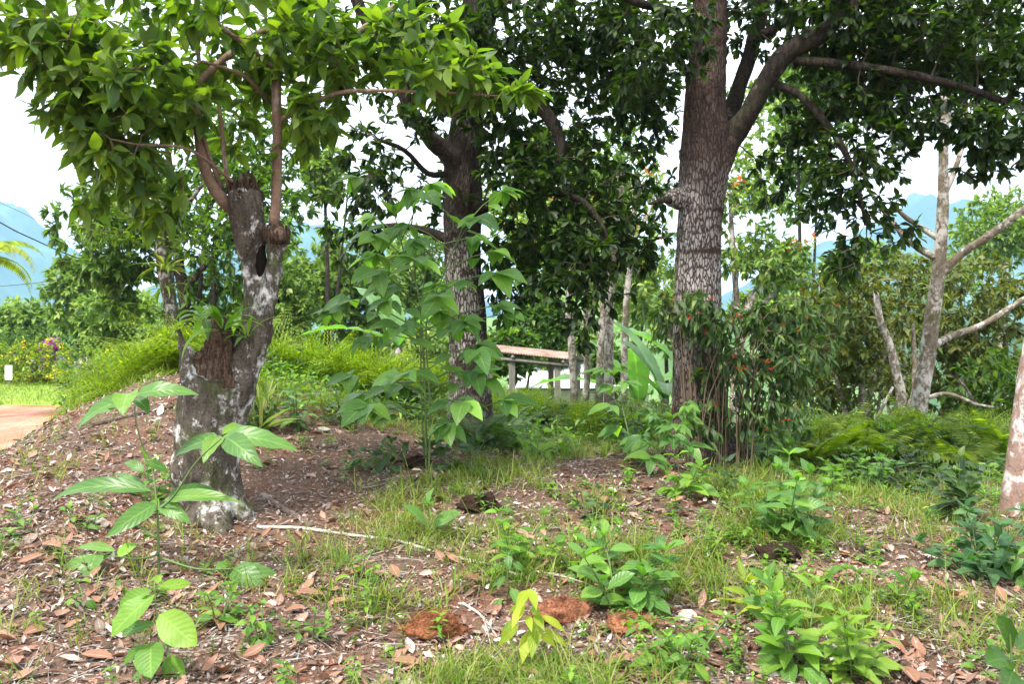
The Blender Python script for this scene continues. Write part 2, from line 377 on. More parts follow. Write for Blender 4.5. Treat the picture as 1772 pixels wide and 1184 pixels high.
# ------------------------------------------------------------------ bark
def bark_mat(name, dark, mid, pale, vs=(26, 26, 5), pale_amt=.5, moss=None, band=0, blotch=0, bstr=.8, bdist=.02, zr=None, plates=None):
    m = NT(name); c = m.coord(vs); n = m.noise(c, 1, 5, .6, .6); fine = m.noise(m.coord(), 60, 4, .7)
    crack = m.ramp(n, [(.40, 0.0), (.50, 1.0)])
    if plates:
        cv = m.coord(plates); ds = m.n('MixRGB'); ds.inputs[0].default_value = .35; nn_ = m.n('TexNoise'); nn_.inputs['Scale'].default_value = 1.3; nn_.inputs['Detail'].default_value = 3
        m.l(cv, nn_.inputs['Vector']); m.l(cv, ds.inputs[1]); va = m.n('VectorMath'); va.operation = 'ADD'; m.l(cv, va.inputs[0]); m.l(nn_.outputs['Color'], va.inputs[1])
        crack = m.ramp(m.voro(va.outputs[0], 1, 'DISTANCE_TO_EDGE'), [(.03, 0.0), (.17, 1.0)])
    big = m.noise(m.coord((1, 1, 1)), 3.2, 5, .7)
    c1 = m.mix(m.ramp(m.math('ADD', m.math('MULTIPLY', fine, .6), m.math('MULTIPLY', n, .4)), [(.38, 0.), (.6, 1.)]), dark, mid)
    if band:
        zb = m.noise(m.coord((.25, .25, 3.2)), 1, 3, .55); pm = m.ramp(zb, [(.5-pale_amt*.2-.03, 0.0), (.5-pale_amt*.2+.03, 1.0)]); pm = m.mix(1, pm, m.ramp(big, [(.3, .25), (.55, 1.)]), 'MULTIPLY')
        k = m.math('MULTIPLY', crack, pm)
    else: k = m.math('MULTIPLY', crack, m.ramp(big, [(.62-pale_amt*.3, 0.), (.70-pale_amt*.3, 1.)]))
    if zr:
        sz = m.n('SeparateXYZ'); m.l(m.coord(), sz.inputs[0]); k = m.math('MULTIPLY', k, m.ramp(m.math('DIVIDE', sz.outputs[2], 4.0), zr))
    c2 = m.mix(k, c1, pale)
    if blotch:
        v = m.noise(m.coord((1, 1, .7)), 9, 9, .72, .3); c2 = m.mix(m.ramp(v, [(.59-blotch*.1, 0.), (.66-blotch*.1, 1.)]), c2, pale)
    if moss: v = m.noise(m.coord((1, 1, .7)), 5, 5, .7); c2 = m.mix(m.ramp(v, [(.52, 0.), (.66, .85)]), c2, moss)
    m.col(c2, .92, .15); m.bump(m.math('ADD', crack, m.math('MULTIPLY', fine, .5)), bstr, bdist); return m.m
BARK_BIG = bark_mat('lichened plated bark', (.02, .013, .01), (.07, .04, .028), (.3, .28, .26), (30, 30, 7), .35, band=1, plates=(34, 34, 11), zr=[(.16, .3), (.28, .95), (.6, .95), (.74, .12)])
BARK_DARK = bark_mat('dark fissured bark', (.018, .014, .011), (.055, .04, .03), (.3, .28, .24), (26, 26, 7), .5, plates=(34, 34, 10), zr=[(.1, .4), (.2, 1.), (.5, .9), (.62, .15)])
BARK_STUMP = bark_mat('mossy lichened stump bark', (.032, .026, .02), (.105, .085, .066), (.5, .48, .45), (14, 14, 5), .3, moss=(.06, .07, .018), blotch=.2, bdist=.012)
BARK_LIMB_SHADE = bark_mat('mossy limb bark with painted shade', (.014, .011, .008), (.045, .034, .025), (.16, .14, .11), (26, 26, 7), .0, moss=(.03, .035, .012))  # darker bark for the limbs: canopy shade put into the colour
BARK_ROT = bark_mat('rotten heartwood', (.022, .013, .009), (.11, .066, .042), (.16, .11, .08), (40, 40, 6), .3, bdist=.03)
BARK_PALE = bark_mat('pale grey bark', (.085, .065, .045), (.2, .165, .125), (.42, .39, .35), (14, 14, 9), .5, moss=(.09, .085, .03), blotch=.25, bdist=.006)
BARK_PINK = bark_mat('pinkish blotched bark', (.2, .12, .09), (.25, .17, .14), (.46, .43, .41), (9, 9, 7), .4, blotch=.45, bdist=.006)
BARK_TWIG = bark_mat('smooth brown branch bark', (.13, .08, .055), (.22, .145, .1), (.32, .25, .2), (20, 20, 5), .3, bdist=.003)
STEM_G = NT('green stem').col((.09, .14, .04), .6, .3); STEM_B = NT('brown twig').col((.12, .085, .055), .85, .2)
STEM_D = NT('dark twig').col((.05, .035, .025), .9, .2)

# ------------------------------------------------------------------ crowns
def blob(px, py, d, rx, ry, rd, n):
    c = P(px, py, d); return (c, np.array([rx*d/FPX, rd, ry*d/FPX]), n)
def sample(blobs, rng, gap=0., gs=1.2, seed=0):
    out = []
    for c, r, n in blobs:
        q = unit(rng.normal(size=(n*4, 3)))*(rng.uniform(0, 1, (n*4, 1))**.42)*r+c
        if gap: q = q[fbm(q*gs, 3, seed) > gap-.35]
        out.append(q[:n])
    return np.concatenate(out)
def grow(skel, targets, rng, r0=.02, r1=.004, sag=.05, seg=4, step=.25):
    """join every target to the nearest wood already there; returns twig tubes and leaf seats (position, direction)"""
    mb = MB(); nodes = [np.asarray(s_, float) for s_ in skel]; N = np.concatenate([smooth_path(np.asarray(s_, float), np.ones(len(s_)), .25)[0] if len(s_) > 1 else s_ for s_ in nodes])
    cap = len(N)+len(targets)*12; buf = np.zeros((cap, 3)); lev = np.zeros(cap); buf[:len(N)] = N; k = len(N)
    d0 = np.array([np.min(((N-t)**2).sum(1)) for t in targets]); tips, dirs = [], []
    for t in targets[np.argsort(d0)]:
        dd = ((buf[:k]-t)**2).sum(1)*(1+.15*lev[:k]); i = int(np.argmin(dd)); a = buf[i]; L = np.linalg.norm(t-a)
        if L < .04: L = .04
        mid = (a+t)/2+rng.normal(size=3)*L*.1+np.array([0, 0, sag*L]); n = max(2, int(L/step)+1)
        u = np.linspace(0, 1, n+1)[:, None]; pts = (1-u)**2*a+2*u*(1-u)*mid+u*u*t
        rr = max(r1, min(r0, .006+.012*L)*(.75**lev[i])); mb.tube(pts, np.linspace(rr, r1, n+1), seg, cap=False, step=0)
        m_ = min(n, cap-k); buf[k:k+m_] = pts[1:m_+1]; lev[k:k+m_] = lev[i]+1; k += m_
        tips.append(pts); dirs.append(unit(pts[-1]-pts[-2]))
    return mb, tips, np.array(dirs)
def rosettes(mb, tips, dirs, rng, per, L, W, prof='obovate', bend=(.2, .9), fold=.3, rows=3, droop=.25, spread=(.5, 1.25), along=.5, wave=.05):
    n = len(tips); end = np.array([t[-1] for t in tips]); prev = np.array([t[-2] for t in tips])
    k = rng.poisson(per, n)+2; idx = np.repeat(np.arange(n), k); m_ = len(idx)
    t = rng.uniform(0, along, m_)**1.5; dm = dirs[idx]; seglen = np.minimum(np.linalg.norm(end-prev, axis=1), .35)[idx]
    pos = end[idx]-dm*(t*seglen)[:, None]
    a = unit(np.cross(dm, rng.normal(size=(m_, 3)))); sp_ = rng.uniform(*spread, m_)[:, None]
    D = dm*np.cos(sp_)+a*np.sin(sp_); D[:, 2] -= droop*rng.uniform(.3, 1.6, m_); D = unit(D)
    N = np.array([0, 0, 1.])+rng.normal(size=(m_, 3))*.35
    s = rng.uniform(.45, 1.15, m_)
    leaves(mb, pos, D, N, L*s, W*s*rng.uniform(.85, 1.15, m_), rng.uniform(*bend, m_), fold*rng.uniform(.3, 1.5, m_), rows, prof, wave, rng)
def Pl(l): return np.array([P(*a) for a in l])
# ------------------------------------------------------------------ leaf materials
L_BRIGHT = leaf_mat('bright broad leaf', [(.045, .095, .03), (.07, .135, .022), (.1, .175, .02), (.15, .225, .02), (.08, .14, .04)], .52, (2.0, 2.1, .55), .42)
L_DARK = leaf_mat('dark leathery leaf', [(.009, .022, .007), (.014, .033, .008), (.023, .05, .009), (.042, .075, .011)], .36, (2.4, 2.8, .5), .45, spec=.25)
L_MID = leaf_mat('mid green leaf', [(.03, .07, .014), (.05, .11, .018), (.085, .16, .02), (.13, .2, .03)], .4, (1.9, 2.2, .7), .45)
L_OLIVE = leaf_mat('olive brown leaf', [(.04, .08, .018), (.09, .11, .018), (.14, .145, .02), (.05, .1, .02), (.16, .17, .025), (.08, .14, .022), (.06, .1, .02)], .3, (1.9, 1.7, .6), .45)
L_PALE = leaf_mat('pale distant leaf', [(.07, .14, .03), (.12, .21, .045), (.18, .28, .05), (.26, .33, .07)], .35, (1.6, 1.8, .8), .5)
L_YEL = leaf_mat('yellow green leaf', [(.16, .24, .02), (.24, .33, .025), (.33, .40, .03), (.36, .42, .03)], .5, (1.5, 1.6, .4), .45)
L_SAP = leaf_mat('sapling leaf', [(.06, .14, .04), (.085, .185, .045), (.11, .225, .05), (.155, .28, .045)], .4, (1.8, 2.1, .5), .36, vein=.35, nveins=8)
L_SHRUB = leaf_mat('climber leaf', [(.02, .05, .016), (.035, .075, .02), (.05, .1, .022), (.09, .14, .03)], .32, (1.9, 2.3, .7), .42)
L_FERN = leaf_mat('fern frond', [(.09, .15, .015), (.15, .23, .018), (.2, .29, .02), (.28, .34, .035)], .45, (1.6, 1.8, .5), .6, vein=0)
L_GRASS = leaf_mat('grass blade', [(.07, .13, .015), (.11, .19, .02), (.15, .25, .025), (.34, .32, .12), (.2, .28, .04), (.13, .22, .02)], .4, (1.5, 1.6, .5), .5, vein=0)
L_WEED = leaf_mat('weed leaf', [(.07, .16, .025), (.1, .22, .03), (.15, .28, .03), (.2, .33, .04)], .42, (1.6, 1.9, .5), .45)
L_BAN = leaf_mat('banana leaf', [(.08, .18, .05), (.12, .24, .07), (.15, .27, .09)], .4, (1.6, 2.0, .6), .35, vein=.5, nveins=22)

def tree(name, label, cat, base, trunk_tubes, bark, branches, blobs, per, L, W, mat, seed, remesh=0, rough=.01, twigmat=None, group=None,
         gap=0., gs=1.2, prof='obovate', r0=.022, bend=(.2, .9), rows=3, droop=.25, spread=(.5, 1.25), along=.5, sag=.05, flower=None, fold=.3, seg=12, bmat=None):
    rng = np.random.RandomState(seed); r = root(name, base, label, cat, group)
    t = MB()
    for k, (pts, rad) in enumerate(trunk_tubes): t.tube(pts, rad, seg if not remesh else 20, rs=seed+k, rough=0 if remesh else rough*.5)
    if remesh:
        t = remeshed(t, remesh, lambda v: fbm(v*[9, 9, 2.2], 4, seed)*rough+(.5-np.abs(fbm(v*[22, 22, 5], 2, seed+1)))*rough*.8)
    part('trunk', t, bark, r)
    for k, (pts, rad) in enumerate(branches):
        b = MB(); b.tube(pts, rad, 10, step=.08, rough=max(np.atleast_1d(rad))*.12, rs=seed+40+k); part('branch', b, bmat or bark, r)
    if blobs:
        T = sample(blobs, rng, gap, gs, seed)
        sk = [np.array(p)[-max(2, len(p)//2):] for p, _ in trunk_tubes]+[np.array(p) for p, _ in branches]
        tw, tips, dirs = grow(sk, T, rng, r0, sag=sag)
        c = MB(); rosettes(c, tips, dirs, rng, per, L, W, prof, bend, fold, rows, droop, spread, along); pr = [(c, mat), (tw, twigmat or STEM_D)]
        if flower:
            fm, fn, fs = flower; f = MB(); ii = rng.choice(len(tips), fn); e = np.array([tips[i][-1] for i in ii])
            D = unit(rng.normal(size=(fn*4, 3))+[0, 0, .5]); leaves(f, np.repeat(e, 4, 0)+rng.normal(size=(fn*4, 3))*fs*.4, D, rng.normal(size=(fn*4, 3)), fs, fs*.7, .5, .3, 2, 'oval'); pr.append((f, fm))
        multi('crown', pr, r)
    return r
def tb(pts, rad_px):
    """trunk given by (px,py,depth) and its half width in photo pixels"""
    return Pl(pts), [q/FPX*p[2] for q, p in zip(rad_px, pts)]
FL_ORANGE = leaf_mat('orange blossom', [(.6, .12, .02), (.7, .22, .03)], .3, (1, 1, 1), .6, 0)
FL_RED = leaf_mat('red blossom', [(.5, .03, .02), (.55, .09, .05)], .2, (1, 1, 1), .5, 0)

# --- A. old stump, resprouted
def A():
    d = 7.0; base = on_ground(365, d)
    st = MB()
    for pts, r in [tb([(362, 960, d), (363, 880, d), (362, 790, d), (366, 700, d+.0), (370, 652, d)], [60, 58, 56, 55, 50]),
                   tb([(392, 740, d), (420, 650, d), (448, 575, d), (464, 500, d), (474, 450, d), (478, 420, d), (477, 388, d)], [34, 30, 23, 20, 13, 19, 18]),
                   tb([(412, 640, d+.1), (434, 560, d+.06), (442, 505, d+.05), (433, 450, d+.04), (434, 400, d+.02), (425, 335, d)], [26, 20, 20, 13, 23, 26]),
                   tb([(345, 690, d-.05), (328, 650, d-.08), (317, 600, d-.1), (308, 566, d-.1)], [26, 16, 13, 7]),
                   
                   tb([(350, 850, d), (318, 890, d-.1), (285, 912, d-.25)], [34, 22, 5]), tb([(375, 850, d), (412, 890, d-.05), (450, 912, d-.1)], [32, 20, 4]), tb([(365, 850, d-.1), (372, 900, d-.22), (385, 940, d-.45)], [34, 26, 8]), tb([(350, 860, d-.05), (335, 905, d-.2), (322, 950, d-.4)], [30, 20, 7])]:
        st.tube(pts, r, 20)
    def dsp(v):
        return fbm(v*[4.5, 4.5, 3], 4, 7)*.045+fbm(v*[16, 16, 4], 3, 8)*.014+fbm(v*[40, 40, 18], 2, 9)*.004
    st = remeshed(st, .014, dsp)
    r = root('resprouted_stump_tree', base, 'lichen-spotted hollow stump regrown into a crown of broad bright green leaves', 'tree')
    part('trunk', st, BARK_STUMP, r)
    # torn rotten tops
    rng = np.random.RandomState(5)
    for cx, cy, wd, n, h in ((425, 335, 25, 70, 50), (478, 400, 20, 40, 20)):
        b = MB()
        for k in range(n):
            a = rng.uniform(0, 2*PI); q = math.sqrt(rng.uniform(0, 1)); ox, oy = math.cos(a)*q*wd, math.sin(a)*q*wd
            p0 = P(cx+ox, cy+22, d)+np.array([0, oy/FPX*d, 0]); hh = rng.uniform(.3, 1)*h/FPX*d*(1.1-.6*q)
            b.tube([p0, p0+[rng.normal()*.01, rng.normal()*.01, hh*.6+.08], p0+[rng.normal()*.015, rng.normal()*.015, hh+.1]], [.018, .014, .004], 6, step=0)
        part('rotten_heartwood', b, BARK_ROT, r)
    h = MB()
    for k in range(26):
        ox = rng.uniform(-40, 38); tp = 598-48*math.exp(-((ox-8)/22)**2)*rng.uniform(.6, 1.05)+abs(ox)*.3; oy = rng.uniform(-.08, .12)
        h.tube([P(372+ox, 668, d+oy), P(372+ox*.9, (668+tp)/2, d+oy), P(374+ox*.75, tp, d+oy*.8)], [16/FPX*d, 14/FPX*d, rng.uniform(4, 9)/FPX*d], 8, step=0)
    h = remeshed(h, .011, lambda v: fbm(v*[14, 14, 4], 4, 17)*.028+fbm(v*[50, 50, 12], 2, 18)*.008); part('rotten_heartwood', h, BARK_ROT, r)
    h = MB(); h.tube(Pl([(455, 492, d+.02), (454, 460, d+.03), (450, 420, d+.03)]), [.02, .05, .03], 12, rough=.012); part('hollow', h, NT('painted hollow shade').col((.012, .009, .007), .95, .05), r)  # solid near-black plug; the shade inside the gap is painted as its colour
    
    h = MB(); h.tube(Pl([(480, 420, d-.09), (484, 408, d-.12), (484, 395, d-.1)]), [.03, .055, .03], 12, rough=.012); part('knot', h, BARK_ROT, r)
    br = [tb([(400, 360, d), (372, 330, d-.05), (352, 280, d-.1), (342, 220, d-.1), (335, 150, d-.1)], [13, 11, 9, 8.5, 8]),
          tb([(335, 150, d-.1), (312, 130, d-.1), (262, 120, d-.3), (190, 118, d-.6), (120, 85, d-.9)], [6, 5, 4, 3.5, 2]),
          tb([(336, 150, d-.1), (380, 108, d), (440, 62, d+.1), (490, 35, d+.2), (540, -30, d+.4)], [7, 6, 6, 5, 4]),
          tb([(474, 390, d), (478, 330, d), (480, 240, d-.02), (478, 128, d)], [10, 9, 9, 8]),
          tb([(478, 128, d), (450, 98, d-.1), (400, 60, d-.3), (340, 10, d-.5)], [6, 5, 4.5, 4]),
          tb([(478, 128, d), (530, 95, d+.1), (610, 60, d+.2), (690, 5, d+.3), (760, -60, d+.4)], [6.5, 6, 6, 5, 4]),
          tb([(480, 210, d), (530, 185, d-.1), (600, 158, d-.2), (760, 160, d-.3), (900, 168, d-.3)], [5, 4, 3.5, 2.5, 1.5]),
          tb([(462, 170, d+.1), (420, 130, d-.2), (350, 105, d-.4)], [3.6, 3, 2.5]),
          tb([(385, 330, d), (362, 270, d-.1), (345, 220, d-.15), (318, 182, d-.2)], [4, 3.5, 3, 2.5]),
          tb([(395, 325, d), (387, 260, d+.02), (378, 168, d)], [4.5, 4, 3.5]),
          tb([(478, 130, d), (488, 60, d+.1), (482, -30, d+.2), (490, -200, d+.2)], [5, 4.5, 4, 3.5]),
          tb([(345, 120, d+.2), (340, 40, d+.2), (335, -120, d+.2)], [4, 3.5, 3]),
          tb([(410, 320, d), (330, 260, d-.4), (240, 250, d-.7), (190, 240, d-.9)], [3, 2.5, 2, 1.5])]
    for p, q in br:
        b = MB(); b.tube(p, q, 8, step=.07, rough=max(q)*.1, rs=3); part('branch', b, BARK_TWIG, r)
    B = [blob(300, 25, d-.2, 320, 75, 1.4, 210), blob(110, 110, d-.8, 95, 70, .6, 60), blob(60, 60, d-.8, 70, 60, .7, 36), blob(245, 165, d-.5, 130, 85, .7, 120),
         blob(240, 270, d-.5, 85, 80, .6, 50), blob(230, 350, d-.5, 80, 50, .5, 26), blob(150, 210, d-.7, 70, 60, .5, 36), blob(430, 130, d+.3, 90, 50, .5, 36), blob(400, 240, d+.4, 60, 60, .3, 9),
         blob(570, 90, d, 110, 80, .8, 90), blob(540, 195, d-.2, 60, 30, .4, 16), blob(700, 70, d, 110, 55, .6, 52), blob(790, 135, d-.2, 95, 38, .4, 50), blob(900, 158, d-.3, 48, 9, .15, 9),
         blob(520, 210, d+.4, 60, 60, .4, 20), blob(350, -190, d+.3, 420, 110, 2.2, 80)]
    T = sample(B, rng, .0, 2.2, 4); sk = [p for p, _ in br]
    tw, tips, dirs = grow(sk, T, rng, .009, .0022, sag=.08, step=.1)
    c = MB(); rosettes(c, tips, dirs, rng, 4.8, .18, .088, 'ovate', (.1, 1.0), .22, 5, .2, (.5, 1.5), 1.0, .05)
    for px, py, up in ((405, 262, 1), (470, 250, 1), (455, 235, 1), (410, 285, 1)): pass
    e = np.repeat(Pl([(478, 275, d-.05), (476, 250, d-.05), (440, 250, d-.1), (474, 300, d-.05)]), 4, 0); a = rng.uniform(0, 2*PI, 16)
    leaves(c, e, np.stack([np.cos(a), np.sin(a), rng.uniform(-.3, .6, 16)], -1), (0, 0, 1), .15, .065, .6, .25, 5, 'ovate', .03, rng)
    multi('crown', [(c, L_BRIGHT), (tw, STEM_B)], r)
    return r
A()

# --- B. middle dark tree
d = 10.0
tree('dark_leaved_tree', 'dark-leaved tree in the middle, forked grey-streaked trunk behind the tall sapling', 'tree', on_ground(815, d),
     [tb([(815, 860, d), (815, 770, d), (812, 650, d), (808, 560, d), (800, 430, d), (800, 340, d), (800, 280, d), (812, 180, d), (822, 60, d), (824, -80, d), (830, -300, d)], [50, 42, 34, 33, 32, 34, 32, 26, 22, 20, 14]),
      tb([(795, 330, d), (792, 285, d-.1), (745, 240, d-.3), (712, 195, d-.4), (690, 130, d-.5), (650, 70, d-.6), (600, -40, d-.7)], [20, 17, 14, 13, 13, 11, 8])],
     BARK_DARK,
     [tb([(822, 60, d), (860, 110, d-.3), (905, 165, d-.5), (948, 200, d-.6), (970, 250, d-.6), (960, 300, d-.6)], [12, 11, 11, 11, 10, 5]),
      tb([(805, 370, d), (860, 350, d-.3), (930, 330, d-.5), (1010, 350, d-.8), (1060, 420, d-1)], [13, 10, 7, 5, 3]),
      tb([(780, 300, d-.1), (740, 300, d-.3), (700, 260, d-.5), (650, 240, d-.7)], [6, 5, 4, 3]),
      tb([(790, 420, d), (740, 400, d+.3), (680, 390, d+.5), (620, 400, d+.6)], [9, 7, 5, 3]),
      tb([(822, 40, d), (900, -20, d), (1000, -60, d), (1100, -60, d)], [12, 10, 8, 5]),
      tb([(845, 0, d+.2), (838, 100, d+.2), (830, 190, d+.15)], [12, 12, 9])],
     [blob(640, 300, d-.4, 75, 85, .5, 75), blob(620, 420, d+.3, 70, 55, .5, 42), blob(930, 90, d, 170, 100, 1.3, 330), blob(1050, 40, d-.3, 110, 80, 1.1, 200), blob(1090, 190, d-.2, 90, 90, .9, 120),
      blob(930, 250, d+.2, 120, 110, .9, 150), blob(1000, 370, d-.4, 140, 110, .8, 210), blob(1010, 470, d-.8, 105, 80, .5, 130), blob(890, 460, d-.1, 65, 90, .5, 90), blob(1000, 300, d+1.2, 190, 200, .6, 230), blob(1000, 565, d-1, 32, 45, .2, 20),
      blob(740, 130, d+.3, 110, 110, .9, 110), blob(830, 120, d-.75, 85, 120, .25, 110), blob(760, 60, d-.9, 90, 70, .3, 60), blob(900, 300, d-.9, 80, 70, .3, 60), blob(700, 210, d-.7, 55, 40, .3, 22), blob(700, 20, d+.4, 150, 60, 1, 100), blob(1090, 420, d-.5, 45, 55, .3, 30), blob(760, 350, d+.5, 60, 80, .4, 30), blob(870, 540, d-.3, 18, 25, .2, 6),
      blob(850, -250, d+.3, 480, 170, 2.6, 420), blob(1000, 180, d+.8, 200, 150, .6, 150)],
     9.5, .135, .055, L_DARK, 21, remesh=.015, bmat=BARK_LIMB_SHADE, rough=.018, gap=-.02, gs=1.6)

# --- C. big trunk on the right
d = 9.0
tree('big_trunk_tree', 'thickest trunk, pale-banded bark, broken stub on its left side', 'tree', on_ground(1215, d),
     [tb([(1215, 900, d), (1213, 785, d), (1208, 660, d), (1207, 560, d), (1207, 460, d), (1211, 380, d), (1217, 300, d), (1222, 240, d), (1220, 190, d), (1224, 110, d), (1228, 20, d), (1230, -80, d), (1232, -300, d)], [64, 52, 44, 41, 38, 37, 41, 42, 35, 31, 29, 27, 18]),
      tb([(1234, 300, d), (1250, 262, d-.05), (1266, 238, d-.1)], [24, 24, 19]),
      tb([(1205, 345, d), (1172, 342, d-.12), (1158, 347, d-.18)], [22, 19, 11]),
      tb([(1195, 740, d), (1172, 775, d-.1), (1140, 800, d-.2)], [30, 20, 6]), tb([(1212, 740, d-.1), (1210, 785, d-.3), (1205, 830, d-.5)], [32, 22, 6]), tb([(1232, 740, d), (1262, 780, d-.05), (1300, 800, d-.1)], [30, 20, 6])],
     BARK_BIG,
     [tb([(1248, 268, d-.04), (1266, 236, d-.1), (1298, 195, d-.2), (1325, 140, d-.3), (1362, 92, d-.4), (1420, 60, d-.5), (1480, 5, d-.6), (1560, -80, d-.7)], [22, 21, 18, 17, 18, 15, 12, 9]),
      tb([(1240, 270, d+.1), (1266, 190, d+.3), (1292, 110, d+.4), (1315, 30, d+.5), (1340, -80, d+.5)], [16, 15, 13, 12, 9]),
      tb([(1160, 345, d-.18), (1142, 348, d-.25), (1122, 353, d-.3)], [7, 5, 2.5]),
      tb([(1375, 104, d-.4), (1450, 110, d-.6), (1530, 120, d-.8), (1610, 136, d-.9), (1690, 158, d-1), (1790, 195, d-1.1)], [8, 8, 7, 7, 6, 4]),
      tb([(1335, 142, d-.3), (1385, 165, d-.4), (1425, 208, d-.5), (1462, 262, d-.6), (1482, 320, d-.6), (1500, 390, d-.6)], [7, 7, 6.5, 6, 5, 3]),
      tb([(1228, 60, d), (1160, 20, d-.4), (1090, 0, d-.7), (1020, -30, d-1)], [12, 9, 7, 5]),
      tb([(1320, 60, d+.4), (1400, 20, d+.8), (1500, 30, d+1.2)], [9, 7, 5])],
     [blob(1170, 60, d-.7, 75, 85, .4, 62), blob(1110, 100, d-.5, 60, 90, .6, 60), blob(1300, 40, d+.5, 110, 60, .7, 80), blob(1440, 30, d-.1, 130, 70, 1.0, 230), blob(1600, 60, d-.5, 160, 90, 1.0, 340), blob(1720, 130, d, 90, 70, .8, 110),
      blob(1480, 165, d-.3, 110, 60, .6, 110), blob(1490, 290, d-.6, 95, 85, .5, 80), blob(1510, 385, d-.6, 85, 60, .4, 34), blob(1460, 450, d-.6, 55, 50, .3, 22), blob(1420, 330, d-.3, 70, 70, .5, 45), blob(1400, 220, d, 70, 60, .5, 60), blob(1330, 300, d+.2, 40, 50, .3, 20),
      blob(1725, 240, d-1.1, 70, 75, .5, 120), blob(1760, 130, d-1, 70, 60, .6, 60), blob(1600, 200, d-.7, 90, 45, .5, 60), blob(1500, -130, d, 480, 120, 2.6, 330), blob(1200, -250, d, 300, 150, 2.4, 220), blob(1560, 120, d+.6, 200, 80, .8, 130), blob(1400, 120, d+.3, 110, 80, .6, 80), blob(1700, 40, d+.3, 90, 50, .8, 60)],
     9.5, .125, .05, L_DARK, 33, remesh=.013, rough=.014, gap=-.02, gs=1.8, bmat=BARK_LIMB_SHADE)

# --- D. slim pale tree, right
d = 11.0
tree('slender_pale_tree', 'slender pale-barked tree with upswept side branches left of the pink trunk', 'tree', on_ground(1582, d),
     [tb([(1572, 830, d), (1578, 770, d), (1592, 690, d), (1604, 620, d), (1616, 530, d), (1626, 450, d), (1631, 380, d), (1633, 280, d), (1633, 180, d), (1636, 60, d), (1650, -100, d)], [19, 16, 14.5, 13.5, 12.5, 11, 10, 8.5, 7.5, 6, 5]),
      tb([(1633, 470, d), (1665, 438, d-.1), (1715, 405, d-.2), (1772, 362, d-.3), (1850, 300, d-.4)], [8, 6.8, 6.3, 6, 5])],
     BARK_PALE,
     [tb([(1626, 450, d), (1590, 430, d+.1), (1562, 405, d+.2), (1525, 360, d+.3), (1498, 320, d+.3)], [7, 6, 5, 4, 3]),
      tb([(1627, 415, d), (1600, 398, d+.1), (1570, 378, d+.1), (1540, 350, d+.1)], [6, 5, 4, 3]),
      tb([(1634, 335, d), (1650, 300, d), (1668, 240, d), (1672, 180, d)], [6, 5, 4.5, 3]),
      tb([(1612, 600, d), (1650, 580, d+.3), (1700, 562, d+.5), (1790, 505, d+.7)], [7, 6, 5, 4]),
      tb([(1634, 240, d), (1655, 150, d+.2), (1700, 60, d+.4)], [5, 4, 3])],
     [blob(1690, 120, d+.3, 90, 90, .8, 80), blob(1590, 230, d+.3, 40, 60, .4, 16), blob(1630, -60, d, 200, 90, 1, 100)], 7, .12, .05, L_MID, 41, remesh=.014, rough=.005, gap=-.05, bmat=BARK_PALE)
# --- E. pink trunk cut by the right edge
d = 7.5
tree('pink_barked_tree', 'pinkish blotched trunk cut off by the right edge of the picture', 'tree', on_ground(1765, d),
     [tb([(1760, 960, d), (1764, 890, d), (1780, 760, d), (1800, 600, d), (1840, 350, d), (1880, 100, d), (1900, -200, d)], [36, 33, 29, 27, 24, 20, 14])], BARK_PINK,
     [tb([(1850, 300, d), (1900, 200, d), (1980, 80, d)], [10, 8, 5])], [blob(1950, -100, d, 130, 140, 1.2, 120)], 7, .13, .055, L_MID, 43, remesh=.014, rough=.006)
# --- F. leaning thin trunks
d = 12.5
tree('leaning_bare_tree', 'thin leaning bare trunk with blotchy bark in the ferns left of the slender pale tree', 'tree', on_ground(1535, d),
     [tb([(1528, 790, d), (1548, 730, d), (1560, 690, d), (1552, 650, d), (1540, 600, d), (1522, 550, d), (1515, 500, d)], [12, 11, 9, 8, 7, 6, 4])], BARK_PALE,
     [tb([(1545, 735, d), (1575, 700, d+.1), (1583, 660, d+.2), (1580, 560, d+.3)], [8, 6, 5, 3]), tb([(1500, 760, d), (1520, 720, d-.1), (1545, 670, d-.1)], [3.5, 3, 2]),
      tb([(1600, 690, d), (1640, 682, d-.2), (1690, 700, d-.3), (1720, 705, d-.3)], [4, 3.5, 3, 2])],
     [blob(1500, 470, d, 50, 40, .5, 30)], 6, .12, .05, L_OLIVE, 47, rough=.01)

# --- G. epiphyte-draped small tree on the left
d = 12.0
tree('moss_draped_small_tree', 'small tree with a dark mossy white-patched trunk draped in bromeliads, left of the hollow stump', 'tree', on_ground(300, d),
     [tb([(312, 720, d), (308, 610, d), (300, 560, d), (290, 500, d), (284, 440, d), (278, 380, d), (270, 300, d)], [13, 11, 11, 12, 13, 11, 6])], BARK_STUMP,
     [tb([(280, 420, d), (240, 380, d-.2), (190, 350, d-.4)], [6, 4, 2.5]), tb([(280, 410, d), (320, 360, d+.1), (350, 320, d)], [6, 4, 3]), tb([(274, 330, d), (220, 300, d), (160, 310, d-.2)], [5, 3.5, 2])],
     [blob(240, 350, d, 100, 45, .7, 110), blob(330, 380, d+.1, 70, 70, .5, 60), blob(190, 410, d-.1, 75, 32, .4, 45), blob(270, 400, d, 60, 40, .4, 30)], 8, .11, .042, L_BRIGHT, 51, rough=.03, bend=(.1, .6), prof='lance')
